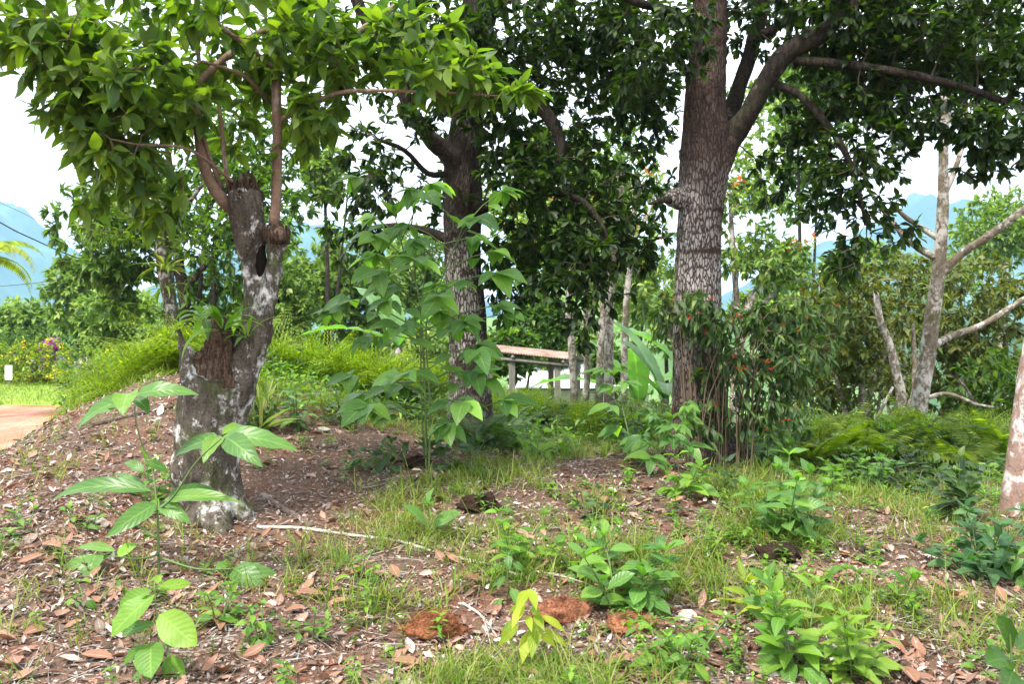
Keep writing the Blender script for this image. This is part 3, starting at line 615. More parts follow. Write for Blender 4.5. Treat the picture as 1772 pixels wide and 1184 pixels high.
# --- H. dense tree behind it
d = 19.0
tree('dense_dark_tree', 'dense rounded dark evergreen tree behind the moss-draped small tree', 'tree', on_ground(300, d),
     [tb([(330, 640, d), (325, 560, d), (310, 460, d), (300, 380, d), (290, 250, d)], [12, 11, 9, 8, 5])], BARK_DARK,
     [tb([(315, 480, d), (250, 430, d), (180, 400, d)], [6, 4, 2]), tb([(320, 500, d), (380, 430, d), (430, 360, d)], [6, 4, 2]), tb([(350, 640, d), (368, 540, d), (372, 420, d), (390, 330, d)], [5, 5, 4, 3]), tb([(335, 630, d), (345, 520, d), (352, 430, d)], [4, 4, 3])],
     [blob(180, 395, d, 90, 85, 1.4, 190), blob(210, 490, d, 75, 55, 1.1, 130), blob(310, 350, d, 130, 110, 1.6, 230), blob(420, 400, d, 90, 110, 1.4, 150), blob(170, 250, d, 40, 50, .8, 45), blob(330, 500, d+.5, 130, 60, 1, 110), blob(210, 190, d, 100, 90, 1.3, 130), blob(360, 220, d+1, 170, 110, 1.3, 230), blob(460, 330, d+1, 90, 90, 1.2, 110)],
     13, .25, .095, L_MID, 53, gap=-.03, gs=.7, r0=.04, rows=2)
# --- I. pale tree with orange blossoms behind the big trunk
d = 21.0
tree('blossoming_pale_tree', 'pale green airy tree dotted with orange blossoms behind the largest trunk', 'tree', on_ground(1290, d),
     [tb([(1262, 800, d), (1280, 600, d), (1300, 520, d), (1340, 460, d), (1380, 420, d)], [9, 8, 7, 5, 3]), tb([(1280, 600, d), (1270, 450, d), (1262, 330, d)], [6, 5, 3])], BARK_PALE,
     [tb([(1290, 560, d), (1350, 500, d), (1420, 470, d)], [5, 4, 2])],
     [blob(1310, 400, d, 90, 90, 1.5, 260), blob(1370, 450, d, 60, 75, 1.2, 150), blob(1290, 310, d, 65, 60, 1, 90), blob(1110, 470, d, 80, 120, 1.2, 170), blob(1080, 340, d, 90, 80, 1.2, 170), blob(960, 400, d+.5, 100, 130, 1.2, 170), blob(1300, 200, d+1, 80, 80, 1.3, 60)],
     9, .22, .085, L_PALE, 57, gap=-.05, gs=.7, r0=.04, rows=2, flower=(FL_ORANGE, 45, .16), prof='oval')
# --- J. round tree far right
d = 36.0
tree('round_crowned_tree', 'round dense yellow-green crown on the skyline at the far right', 'tree', on_ground(1735, d),
     [tb([(1735, 760, d), (1735, 560, d), (1735, 430, d)], [9, 8, 5])], BARK_PALE, [],
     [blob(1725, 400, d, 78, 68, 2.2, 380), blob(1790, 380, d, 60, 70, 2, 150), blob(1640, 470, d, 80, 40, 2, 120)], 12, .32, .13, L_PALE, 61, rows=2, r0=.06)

# --- K. olive-brown shrubs filling the right
specs = [(1480, 560, 13.5, 100, 90, 150, 'russet and olive shrub behind the flowering climber, right of the largest trunk'),
         (1690, 540, 14.5, 110, 100, 190, 'tall olive-brown shrub behind the slender pale tree, reaching the right edge'),
         (1590, 640, 15.5, 110, 90, 160, 'dark olive shrub low behind the leaning bare trunk'),
         (1740, 680, 13.0, 90, 80, 120, 'dark green shrub low against the right edge above the ferns'),
         (1560, 500, 18, 90, 60, 110, 'russet-tinged bush top showing under the blue mountain on the right'),
         (1420, 690, 14.5, 70, 70, 80, 'shadowed olive shrub low between climber and leaning trunk')]
for k, (px, py, d, rx, ry, n, lab) in enumerate(specs):
    b = on_ground(px, d); q = (592-py)*d/FPX+CAMZ
    tr = [(np.array([b+[0, 0, -.1], b+[.1, 0, (q-b[2])*.5], b+[.0, .1, q-b[2]]]), [.06, .045, .02]), (np.array([b, b+[-.3, 0, (q-b[2])*.6], b+[-.6, .1, q-b[2]+.2]]), [.04, .03, .015]),
          (np.array([b, b+[.35, .1, (q-b[2])*.6], b+[.8, .1, q-b[2]+.3]]), [.04, .03, .015])]
    n = int(n*1.5)
    tree('shrub', lab, 'shrub', b, tr, BARK_PALE, [], [blob(px, py, d, rx, ry, 1.0, n), blob(px, py+ry*.9, d, rx*.9, ry*.7, .8, n//2)], 11, .17, .065, L_OLIVE if k != 3 else L_MID, 70+k, gap=-.05, gs=1.3, rough=.01, droop=.35, rows=2,
         prof='lance', group='olive shrubs closing the right side')

# --- L. thin pale trunks in the middle distance
for k, (pts, rr, lab) in enumerate([
    ([(995, 720, 13), (990, 610, 13), (984, 520, 13), (990, 420, 13)], [7, 6.5, 6, 4], 'thin pale trunk leaning left just right of the rusty shed roof'),
    ([(1012, 720, 13.4), (1016, 640, 13.4), (1013, 560, 13.4), (1018, 450, 13.4)], [6, 6, 5, 4], 'thin brown-patched trunk second to the right of the shed roof'),
    ([(1036, 720, 13), (1040, 600, 13), (1048, 480, 13), (1060, 320, 13)], [7, 6.5, 6.5, 4], 'thin blotched trunk left of the straight grey one, middle distance'),
    ([(1052, 740, 12.6), (1054, 600, 12.6), (1058, 470, 12.6), (1076, 300, 12.6)], [8, 8, 7, 5], 'straight smooth grey trunk, thickest of the thin ones left of the banana leaves'),
    ([(1080, 720, 14.5), (1082, 560, 14.5), (1092, 430, 14.5), (1104, 300, 14.5)], [6, 6, 5, 4], 'thin flaky brown trunk right beside the banana leaves')]):
    d = pts[0][2]; tree('thin_trunk_tree', lab, 'tree', on_ground(pts[0][0], d), [tb(pts, rr)], BARK_PALE, [tb([(pts[2][0], pts[2][1], d), (pts[2][0]+30, pts[2][1]-60, d), (pts[2][0]+45, pts[2][1]-110, d)], [3, 2.5, 1.5])],
        [blob(pts[3][0], pts[3][1]-40, d, 45, 60, .5, 26)], 7, .13, .05, L_MID, 80+k, group='thin trunks in the middle distance', rough=.012, bend=(.2, .8))

# --- M. distant trees over the hedge, left to centre
far = [(960, 340, 34, 130, 120, L_PALE, 'tall light green tree behind the hanging dark foliage at the centre'), (1380, 200, 32, 90, 120, L_PALE, 'tall light green tree behind the forked limbs of the thickest trunk'), (1080, 420, 30, 80, 110, L_PALE, 'light green tree behind the thin trunks'), (1500, 470, 32, 80, 50, L_PALE, 'light green tree top over the olive shrubs, left of the slender pale tree'), (560, 470, 26, 95, 80, L_PALE, 'leafy tree showing between the hollow stump and the tall sapling'), (1330, 560, 30, 80, 60, L_PALE, 'pale tree glimpsed through the flowering climber'), (940, 560, 30, 62, 55, L_MID, 'feathery blue-green tree just above the rusty shed roof'), (130, 500, 34, 55, 55, L_PALE, 'yellowish airy tree in front of the blue mountain at left'),
       (30, 560, 40, 70, 45, L_PALE, 'bushy tree at the left edge below the mountain'), (210, 545, 30, 80, 45, L_PALE, 'pale green tree low behind the flower bushes'),
       (620, 520, 27, 80, 80, L_PALE, 'green tree filling the gap between hollow stump and tall sapling'), (480, 520, 24, 70, 90, L_PALE, 'light green tree right behind the hollow stump'),
       (720, 460, 30, 70, 70, L_PALE, 'yellow-green tree behind the middle trunk'), (990, 600, 45, 70, 35, L_PALE, 'pale yellowish tree beyond the shed'), (1150, 520, 40, 90, 60, L_PALE, 'hazy pale tree beyond the banana plants'),
       (560, 280, 24, 40, 50, L_PALE, 'young tree with finely lobed pale leaves against the bright sky'), (330, 590, 26, 90, 50, L_PALE, 'green bush mass behind the fern bank'), (760, 600, 24, 90, 45, L_PALE, 'low green tree behind the middle trunk'),
       (1400, 560, 34, 90, 60, L_PALE, 'hazy pale tree below the blue mountain on the right'), (1060, 640, 28, 50, 40, L_MID, 'small green tree right of the white roof'),
       (880, 600, 26, 50, 35, L_MID, 'small dark tree left of the shed post')]
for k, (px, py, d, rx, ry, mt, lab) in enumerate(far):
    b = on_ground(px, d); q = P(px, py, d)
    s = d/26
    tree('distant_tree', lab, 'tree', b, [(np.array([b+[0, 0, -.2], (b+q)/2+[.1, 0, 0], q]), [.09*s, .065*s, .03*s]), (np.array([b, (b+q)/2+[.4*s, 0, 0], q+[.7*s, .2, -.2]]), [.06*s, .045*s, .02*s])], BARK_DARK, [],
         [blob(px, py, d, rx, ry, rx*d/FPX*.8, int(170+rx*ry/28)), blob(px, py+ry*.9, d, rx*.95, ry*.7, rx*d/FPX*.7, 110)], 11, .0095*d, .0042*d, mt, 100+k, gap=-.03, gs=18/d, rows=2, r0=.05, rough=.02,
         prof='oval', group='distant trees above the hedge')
# ------------------------------------------------------------------ where a pixel's ray meets the ground
def hit(px, py):
    ds = np.arange(3.2, 40, .04); x = (px-886)/FPX*ds; z = CAMZ-(py-592)/FPX*ds; g = ground(x, ds)
    k = int(np.argmax(z < g)); return np.array([x[k], ds[k], g[k]])
# ------------------------------------------------------------------ plants
def leafy(rng, mb, sm, stems, nodes, per, L, W, el=.5, pet=.03, droop=.6, bend=.6, prof='ovate', rows=5, start=.25, top=1.0, taper=(1., .55), stem_r=.006, whorl=0, wlen=.3, fold=.25, wave=.03):
    """stems: lists of points; leaves (or leafy side shoots) along them"""
    for st in stems:
        st = np.asarray(st, float); p, rr = smooth_path(st, np.linspace(stem_r, stem_r*.45, len(st)), .06); sm.tube(p, rr, 5, step=0)
        n = len(p); az = rng.uniform(0, 6.28)
        for k in range(nodes):
            f = start+(1-start)*(k/(max(1, nodes-1)))**.9; i = min(n-1, int(f*(n-1))); c = p[i]; s = (taper[0]+(taper[1]-taper[0])*k/max(1, nodes-1))*rng.uniform(.85, 1.12)
            az += 2.4 if per != 2 else PI/2+rng.normal()*.2
            for j in range(per):
                a = az+j*2*PI/per+rng.normal()*.25; e = el+rng.normal()*.18+.5*(k/nodes)
                dr = np.array([math.cos(a)*math.cos(e), math.sin(a)*math.cos(e), math.sin(e)])
                if whorl:
                    wl = wlen*s*rng.uniform(.7, 1.25); q = c+dr*wl; q2 = c+dr*wl*.5+[0, 0, wl*.06]; sm.tube([c, q2, q], [stem_r*.55, stem_r*.45, stem_r*.35], 4, cap=False, step=0)
                    m_ = whorl; aa = a+np.linspace(-1.5, 1.5, m_)+rng.normal(size=m_)*.2; ee = rng.normal(size=m_)*.22-droop*.5
                    D = np.stack([np.cos(aa)*np.cos(ee), np.sin(aa)*np.cos(ee), np.sin(ee)], -1); sz = s*rng.uniform(.7, 1.1, m_)*(1-.25*np.abs(np.linspace(-1, 1, m_)))
                    leaves(mb, np.repeat(q[None], m_, 0), D, np.array([0, -.45, 1])+rng.normal(size=(m_, 3))*.25, L*sz, W*sz, bend*rng.uniform(.6, 1.4, m_), fold, rows, prof, wave, rng)
                    if rng.rand() < .7:
                        h = c+dr*wl*.6; b_ = a+rng.choice([-1.4, 1.4]); D = np.array([[math.cos(b_), math.sin(b_), -.1]])
                        leaves(mb, h[None], D, (0, -.4, 1), L*s*.75, W*s*.75, bend, fold, rows, prof, wave, rng)
                else:
                    q = c+dr*pet*s; sm.tube([c, q], [stem_r*.35, stem_r*.3], 3, cap=False, step=0)
                    D = dr-np.array([0, 0, droop*rng.uniform(.4, 1.2)*math.cos(e)])
                    leaves(mb, q[None], D[None], np.array([[0, -.35, 1.]])+rng.normal(size=(1, 3))*.25, 1.18*L*s, 1.5*W*s*rng.uniform(.9, 1.1), bend*rng.uniform(.6, 1.4), fold, rows, prof, wave, rng)
        m_ = 4; a = rng.uniform(0, 6.28)+np.arange(m_)*1.6; D = np.stack([np.cos(a)*.7, np.sin(a)*.7, np.full(m_, .75)], -1)
        leaves(mb, np.repeat(p[-1][None], m_, 0), D, np.stack([-np.cos(a), -np.sin(a), np.full(m_, .8)], -1), L*taper[1]*.8*top, W*taper[1]*.75*top, bend*.8, fold, rows, prof, wave, rng)
def plant(name, label, cat, base, h, nst, spread, seed, mat, group=None, stem_mat=None, lean=(0, 0), **k):
    rng = np.random.RandomState(seed); r = root(name, base, label, cat, group); mb, sm = MB(), MB(); stems = []
    for i in range(nst):
        a = rng.uniform(0, 6.28); rr = spread*math.sqrt(rng.uniform(.08, 1)) if nst > 1 else 0; hh = h*rng.uniform(.45, 1.) if nst > 1 else h
        o = np.array([math.cos(a), math.sin(a), 0]); b0 = np.asarray(base)+o*rr*.25
        stems.append([b0+[0, 0, -.03], b0+o*rr*.55+[lean[0]*.3, lean[1]*.3, hh*.5], b0+o*rr*1.15+[lean[0], lean[1], hh*.95]])
    leafy(rng, mb, sm, stems, **k)
    part('stem', sm, stem_mat or STEM_G, r); part('foliage', mb, mat, r); return r
def drawn(name, label, cat, base, d, stems, lv, mat, seed=1, stem_r=.006, rows=9, prof='ovate', bend=.85, stem_mat=None, group=None):
    """a plant whose main stems and leaves are given one by one: leaf = (x0,y0, x1,y1, width, depth of tip relative to its foot)"""
    rng = np.random.RandomState(seed); r = root(name, base, label, cat, group); mb, sm = MB(), MB()
    for s in stems:
        pts = Pl([(a, b, d+(c[0] if c else 0)) for a, b, *c in s]); sm.tube(pts, np.linspace(stem_r, stem_r*.45, len(pts)), 6, step=.05)
    for x0, y0, x1, y1, wd, dz in lv:
        dd = d+rng.normal()*.03; a, b = P(x0, y0, dd), P(x1, y1, dd+dz*.1); L = np.linalg.norm(b-a)
        N = np.array([rng.normal()*.25, -.85+rng.normal()*.15, .7]); D = unit(b-a); bd = bend*rng.uniform(.6, 1.3)
        S = unit(np.cross(D, N)); N2 = np.cross(S, D); D = unit(D+N2*math.sin(bd/2))    # start above the chord so that the bent tip ends where it should
        leaves(mb, a[None], D[None], N2[None], L*1.05, wd/FPX*d*1.08, bd, .26, rows, prof, .05, rng)
    part('stem', sm, stem_mat or STEM_G, r); part('foliage', mb, mat, r); return r

# tall sapling in the centre: three thin stems with whorled shoots
def center():
    d = 8.0; base = on_ground(738, d); rng = np.random.RandomState(12)
    r = root('tall_sapling', base, 'tall thin sapling with large toothed leaves in whorls in front of the middle trunk', 'sapling'); mb, sm = MB(), MB()
    S = [Pl([(738, 830, d), (736, 700, d), (732, 600, d), (722, 500, d-.05), (700, 440, d-.05), (683, 372, d-.1)]), Pl([(742, 830, d-.1), (744, 700, d-.1), (738, 560, d-.1), (770, 470, d-.1), (800, 395, d-.15)]), Pl([(736, 830, d+.1), (730, 700, d+.15), (728, 560, d+.2), (735, 470, d+.2)])]
    leafy(rng, mb, sm, S[:1], 10, 2, .31, .2, el=.15, droop=.55, bend=.6, whorl=5, wlen=.62, start=.16, taper=(1.1, .85), stem_r=.012)
    leafy(rng, mb, sm, S[1:2], 8, 2, .31, .2, el=.15, droop=.55, bend=.6, whorl=5, wlen=.55, start=.3, taper=(1.1, .8), stem_r=.01)
    leafy(rng, mb, sm, S[2:], 7, 2, .3, .19, el=.1, droop=.55, bend=.6, whorl=5, wlen=.65, start=.3, taper=(1.05, .8), stem_r=.01)
    part('stem', sm, STEM_G, r); part('foliage', mb, L_SAP, r)
center()
# foreground sapling, left
b = hit(275, 1003); d = b[1]
drawn('broad_leaf_sapling', 'broad-leaved sapling in front of the hollow stump, its large leaves spread in four tiers', 'sapling', b, d,
      [[(275, 1010), (274, 940), (272, 880), (262, 800, .1), (250, 780, .1), (236, 735, .1), (232, 690, .1)], [(272, 885), (300, 860, -.1), (340, 800, -.2), (382, 760, -.3)], [(275, 935), (230, 905, .1), (190, 880, .1), (150, 860, .1)],
       [(275, 960), (240, 968, -.2), (190, 962, -.3)], [(275, 965), (340, 985, -.1), (400, 985, -.2)]],
      [(232, 690, 128, 742, 34, 1), (236, 684, 342, 680, 36, 0), (226, 680, 212, 716, 46, -2), (236, 690, 258, 716, 26, -1), (228, 700, 165, 712, 22, 2),
       (382, 758, 302, 790, 34, 1), (386, 756, 516, 778, 42, 0), (392, 758, 452, 806, 44, -2), (380, 755, 352, 800, 34, -2), (385, 752, 440, 745, 26, 3),
       (262, 850, 80, 862, 34, 1), (255, 860, 195, 820, 24, 3), (285, 865, 412, 868, 34, -1), (290, 862, 372, 845, 28, 2), (270, 872, 185, 930, 36, -2), (278, 875, 330, 905, 30, -1),
       (190, 962, 40, 1055, 38, 0), (168, 958, 152, 1018, 46, -1.5), (200, 955, 130, 950, 20, 2), (205, 965, 235, 940, 22, 2), (180, 966, 78, 1040, 24, 1),
       (405, 985, 462, 1030, 46, -1), (410, 978, 512, 1028, 30, 1), (398, 975, 372, 990, 24, -1), (250, 815, 215, 800, 18, 1), (255, 800, 292, 818, 20, 1)], L_SAP, 3, .008)
b = hit(275, 1170); d = b[1]
drawn('oval_leaf_seedling', 'seedling with oval upturned leaves at the bottom edge below the broad-leaved sapling', 'seedling', b, d,
      [[(273, 1182), (274, 1120), (270, 1060), (268, 1008)]],
      [(268, 1030, 195, 1100, 48, -1), (262, 1022, 205, 1060, 34, 1), (276, 1064, 338, 1116, 54, -1), (268, 1080, 212, 1100, 24, 1), (262, 1112, 262, 1172, 50, -1.5), (282, 1104, 325, 1112, 34, -.5), (285, 1142, 318, 1180, 40, -1), (255, 1118, 215, 1148, 22, 1),
       (272, 1020, 328, 1010, 22, 1), (268, 1008, 280, 998, 14, 0), (240, 1160, 250, 1195, 34, -1)], L_WEED, 5, .005, prof='oval', bend=.4)
# yellow seedling in the front centre
b = hit(921, 1165); d = b[1]
drawn('yellow_leaved_seedling', 'seedling with bright yellow hanging narrow leaves at the front centre', 'seedling', b, d,
      [[(920, 1180), (918, 1130), (914, 1080), (912, 1040)]],
      [(912, 1022, 892, 1056, 17, -1), (914, 1020, 928, 1056, 18, -1), (908, 1046, 886, 1088, 17, -1), (900, 1070, 866, 1100, 14, 0), (898, 1082, 862, 1118, 16, 0), (920, 1052, 936, 1068, 14, -1),
       (912, 1066, 920, 1094, 13, -1), (926, 1062, 942, 1092, 15, -1), (936, 1066, 978, 1094, 14, 0), (916, 1094, 904, 1148, 22, -1), (930, 1074, 920, 1140, 24, -1.5), (940, 1090, 982, 1122, 15, 0), (930, 1096, 962, 1120, 14, 0),
       (905, 1050, 880, 1062, 12, 1)], L_YEL, 6, .004, prof='lance', bend=.7)
b = hit(1745, 1175)
drawn('round_leaf_sapling', 'shiny dark green leaves of a sapling at the bottom right corner', 'sapling', b, 4.1,
      [[(1752, 1190), (1750, 1130), (1744, 1068)]], [(1750, 1128, 1726, 1068, 40, -1), (1746, 1140, 1708, 1148, 48, -1), (1756, 1142, 1800, 1150, 52, -1), (1752, 1160, 1740, 1200, 40, -1), (1758, 1125, 1800, 1100, 36, 1), (1742, 1070, 1734, 1066, 16, 0)],
      leaf_mat('glossy sapling leaf', [(.035, .09, .015), (.06, .13, .02)], .35, (1.6, 2.0, .5), .35, vein=.3), 7, .007, prof='oval', bend=.4)
# right-hand sapling of the same kind as the tall one
b = hit(1110, 812)
plant('medium_sapling', 'medium sapling with whorled toothed leaves halfway between the two largest trunks', 'sapling', b, .95, 3, .55, 31, L_SAP, nodes=4, per=2, L=.27, W=.15, el=.3, whorl=5, wlen=.26, start=.3, droop=.6)

def bush(px, py, hpx, wpx, label, seed, mat=None, L=.11, W=.05, nst=6, nodes=6, per=2, prof='ovate', name='leafy_weed', cat='plant', group=None, **k):
    b = hit(px, py); d = b[1]
    k.setdefault('el', (.15, .4, .6, .3)[seed % 4]); k.setdefault('droop', (.9, .5, .7, .35)[seed % 4]); k.setdefault('bend', (.9, .5, .8, .6)[seed % 4]); k.setdefault('pet', (.05, .03, .06, .02)[seed % 4]); nst = max(1, int(nst*.75))
    return plant(name, label, cat, b, hpx/FPX*d, nst, wpx/2/FPX*d, seed, mat or L_WEED, group, nodes=max(3, nodes-1) if nst > 1 else nodes, per=per, L=L*1.35, W=W*1.25, prof=prof, **k)
bush(1358, 935, 150, 160, 'bushy broad-leaved shrub growing over the dark log right of centre', 41, L_SAP, .15, .065, 10, 7, el=.35, name='broad_leaf_shrub', cat='shrub')
bush(1658, 905, 118, 60, 'narrow dark green bush between the ferns and the pink trunk', 42, L_SHRUB, .12, .06, 8, 9, name='upright_bush', cat='shrub', start=.1)
bush(1700, 1005, 120, 170, 'low spreading blue-green bush in front of the pink trunk', 43, leaf_mat('blue green leaf', [(.03, .085, .03), (.055, .13, .045), (.08, .17, .05)], .35, (1.6, 2, .6), .45), .11, .05, 12, 7, name='spreading_bush', cat='shrub')
bush(1765, 1010, 110, 110, 'low blue-green bush cut by the right edge below the pink trunk', 44, L_SAP, .11, .05, 9, 7, name='spreading_bush', cat='shrub')
bush(1075, 1062, 140, 150, 'leafy weed clump with large oval leaves behind the orange coconut husk', 45, L_SAP, .14, .065, 8, 6, prof='oval')
bush(1015, 1000, 90, 120, 'leafy weed left of the large oval-leaved clump', 46, None, .1, .045, 6, 5)
bush(895, 1000, 120, 90, 'upright pale green weed at the middle of the long pale stick', 47, None, .1, .045, 6, 6)
bush(878, 1040, 80, 40, 'single glossy seedling between the pale stick and the yellow seedling', 48, L_SAP, .1, .045, 1, 5, name='glossy_seedling', cat='seedling')
bush(742, 935, 60, 40, 'two-leaved dark seedling left of the dark rotten log', 49, L_SAP, .13, .07, 1, 2, prof='oval', name='dark_seedling', cat='seedling', el=.8)
bush(1385, 1165, 150, 130, 'bright bushy weed at the bottom edge right of centre', 50, None, .11, .05, 9, 7)
bush(1480, 1180, 130, 150, 'yellow-green weed clump at the bottom edge right of the bushy weed', 51, leaf_mat('lime weed leaf', [(.13, .24, .03), (.18, .3, .035), (.22, .33, .04)], .45, (1.5, 1.7, .5), .45), .1, .045, 9, 7)
bush(1180, 1165, 90, 130, 'low weed clump at the bottom edge below the orange husk', 52, None, .09, .035, 8, 5)
bush(1555, 1050, 80, 70, 'thin small-leaved weed on the bare litter at right', 53, None, .08, .03, 5, 5)
bush(1185, 862, 70, 70, 'small weed with one yellow leaf in front of the thickest trunk', 54, None, .12, .06, 6, 4)
bush(1250, 860, 70, 60, 'narrow-leaved weed at the right foot of the thickest trunk', 55, L_SHRUB, .12, .035, 6, 5)
bush(665, 815, 55, 90, 'low dark leafy plant left of the tall sapling foot', 56, L_SHRUB, .13, .06, 8, 4)
bush(800, 815, 75, 120, 'low dark leafy plant right of the tall sapling foot', 57, L_SHRUB, .16, .075, 8, 4)
bush(255, 880, 80, 50, 'bromeliad-like leafy tuft against the left foot of the hollow stump', 58, L_WEED, .13, .04, 5, 5, start=.1)
bush(445, 745, 60, 60, 'strap-leaved green clump right of the hollow stump', 59, L_GRASS, .3, .035, 8, 3, prof='lance', start=.0, el=1.0)
bush(455, 1120, 110, 60, 'small-leaved upright weed between the two left saplings and the stone', 60, None, .06, .03, 3, 7)
bush(540, 1110, 60, 60, 'small-leaved weed left of the brown coconut husk', 61, None, .06, .028, 4, 5)
bush(145, 915, 40, 70, 'small yellowish weed on the bare slope at left', 62, None, .07, .03, 5, 4)
bush(45, 915, 35, 60, 'small weed near the left edge of the bare slope', 63, None, .07, .03, 5, 4)
bush(960, 795, 60, 150, 'low leafy undergrowth plant below the rusty shed', 64, L_WEED, .14, .06, 9, 4)
bush(1440, 850, 60, 110, 'low leafy plant in front of the bright ferns', 65, L_WEED, .13, .06, 8, 4)
bush(620, 1010, 60, 50, 'slim weed above the pale stick left of centre', 66, None, .07, .03, 3, 5)
bush(1030, 905, 60, 60, 'dark small weed in the grass at the centre', 67, L_SHRUB, .08, .04, 5, 4)
bush(1470, 1035, 60, 60, 'broad small weed on the litter right of the dark log', 68, None, .1, .05, 3, 4)
bush(1320, 1075, 80, 90, 'arching yellow-leaved weed above the bushy weed at bottom right', 69, L_YEL, .16, .035, 3, 3, prof='lance')
bush(1700, 1160, 60, 60, 'tiny lace-leaved weed near the bottom right corner', 70, None, .05, .025, 5, 5)
bush(380, 1085, 70, 60, 'slender grassy weed right of the oval-leaved seedling', 71, None, .07, .03, 4, 6)
bush(150, 1050, 45, 90, 'little round-leaved weed under the left tier of the sapling', 72, None, .06, .035, 5, 4)

_r = np.random.RandomState(808)
for k in range(64):
    px, d_ = (_r.uniform(430, 1500), _r.uniform(8.8, 12.5)) if k < 36 else (_r.uniform(1240, 1720), _r.uniform(8.3, 10.6))
    if abs(px-815) < 40 or abs(px-1215) < 60: d_ = 10.9
    plant('undergrowth_plant', 'knee-high leafy plant in the undergrowth band along the crest behind the trees', 'plant', on_ground(px, d_), _r.uniform(.25, .6), 6, .25, 900+k, (L_WEED, L_SAP, L_SHRUB)[k % 3], 'leafy plants along the crest',
          nodes=5, per=2, L=_r.uniform(.1, .17), W=_r.uniform(.045, .07), el=.4)
for k in range(16):
    px, d_ = 835+k*22+_r.uniform(-8, 8), _r.uniform(15, 16.5)
    plant('undergrowth_plant', 'tall leafy plant hiding the wall below the white roof', 'plant', on_ground(px, d_), P(0, 668, d_)[2]-on_ground(px, d_)[2]+_r.uniform(-.08, .06), 12, .5, 950+k, L_MID, 'leafy plants below the white roof', nodes=8, per=2, L=.2, W=.075, el=.4, start=.05)
# ------------------------------------------------------------------ ferns
def frond(mb, a, az, L, el, rng, npin=18, pin=.3, bi=True, curl=1.1, dens=9):
    u = np.linspace(0, 1, npin+1); th = el-curl*u**1.3; st = L/npin
    dx = np.concatenate([[0], np.cumsum(np.cos(th[:-1])*st)]); dz = np.concatenate([[0], np.cumsum(np.sin(th[:-1])*st)])
    h = np.array([math.cos(az), math.sin(az), 0]); s = np.array([-math.sin(az), math.cos(az), 0]); c = a+dx[:, None]*h+dz[:, None]*np.array([0, 0, 1.])
    mb.tube(c, np.linspace(.004, .001, npin+1), 3, cap=False, step=0)
    T = np.cos(th)[:, None]*h+np.sin(th)[:, None]*np.array([0, 0, 1.]); N = np.cos(th)[:, None]*np.array([0, 0, 1.])-np.sin(th)[:, None]*h
    k = np.arange(max(1, npin//6), npin+1); ln = pin*L*np.sin(PI*np.clip((k/npin)**.8*.95+.03, 0, 1))**.8*(1.15-k/npin*.6)
    for sg in (-1, 1):
        D = unit(sg*s+T[k]*.45-[0, 0, .18]); 
        if not bi: leaves(mb, c[k], D, N[k], ln, ln*.2+.006, .4, .1, 2, 'lance')
        else:
            for q in range(dens):
                f = (q+.5)/dens; b = c[k]+D*(ln*f)[:, None]-np.array([0, 0, 1])*(ln*f*f*.25)[:, None]
                for s2 in (-1, 1):
                    D2 = unit(np.cross(D, N[k])*s2+D*.5); w_ = ln/dens*.9; leaves(mb, b, D2, N[k], ln*.28*(1-f*.75)+.004, w_, .3, .0, 1, 'blade')
def fern_proto(name, label, group, nf, L, seed, mat, loc, bi=True, **k):
    rng = np.random.RandomState(seed); r = root(name, loc, label, 'fern', group)
    for part_i in range(1):
        mb = MB()
        for i in range(nf): frond(mb, np.asarray(loc)+[0, 0, .02], rng.uniform(0, 6.28), L*rng.uniform(.7, 1.1), rng.uniform(.7, 1.35), rng, bi=bi, curl=rng.uniform(.8, 1.6), **k)
        part('fronds', mb, mat, r)
    return r
def ferns(name, label, group, spots, L, seed, mat, nf=9, variants=3, **k):
    rng = np.random.RandomState(seed); pr = []
    for i, (px, d) in enumerate(spots):
        loc = on_ground(px, d)
        if i < variants: pr.append(fern_proto(name, label, group, nf, L, seed+i, mat, loc, **k))
        else: copy_tree(pr[i % variants], loc, rng.uniform(0, 6.28), rng.uniform(.75, 1.2))
rng = np.random.RandomState(77)
sp = lambda n, x0, x1, d0, d1: [(rng.uniform(x0, x1), rng.uniform(d0, d1)) for _ in range(n)]
ferns('bracken_fern', 'bright feathery fern of the fern bank between road and stump', 'ferns on the bank left of the stump', sp(64, 185, 380, 11.8, 15), 1.45, 200, L_FERN, 9, pin=.3, dens=5)
ferns('bracken_fern', 'green fern in the thicket behind the hollow stump', 'ferns behind the stump', sp(44, 430, 720, 11.4, 14.5), 1.15, 210, L_FERN, 9, pin=.3, dens=5)
ferns('bracken_fern', 'fern in the low green thicket below the shed', 'ferns below the shed', sp(30, 860, 1170, 10.6, 13), .75, 220, L_FERN, 9, pin=.34, dens=5)
ferns('bracken_fern', 'bright green fern under the olive shrubs at right', 'ferns under the olive shrubs', sp(26, 1330, 1800, 10, 12.2), .9, 230, L_FERN, 7, pin=.34, dens=4)
ferns('bracken_fern', 'bright single-pinnate fern frond cluster standing above the right ferns', 'tall fronds under the olive shrubs', [(1400, 9.6), (1445, 9.8), (1500, 9.9), (1545, 10), (1600, 10.3), (1660, 9.6), (1715, 9.4), (1740, 9.9), (1790, 9.6), (1640, 10.5)], .9, 260, L_FERN, 9, bi=False, pin=.26, npin=24)
ferns('sword_fern', 'grey-green sword fern right of the tall sapling foot', 'sword ferns beside the tall sapling', [(835, 9), (870, 9.2), (905, 9.4), (815, 8.9), (850, 9.6)], .7, 240, L_SHRUB, 8, bi=False, pin=.2, npin=26)

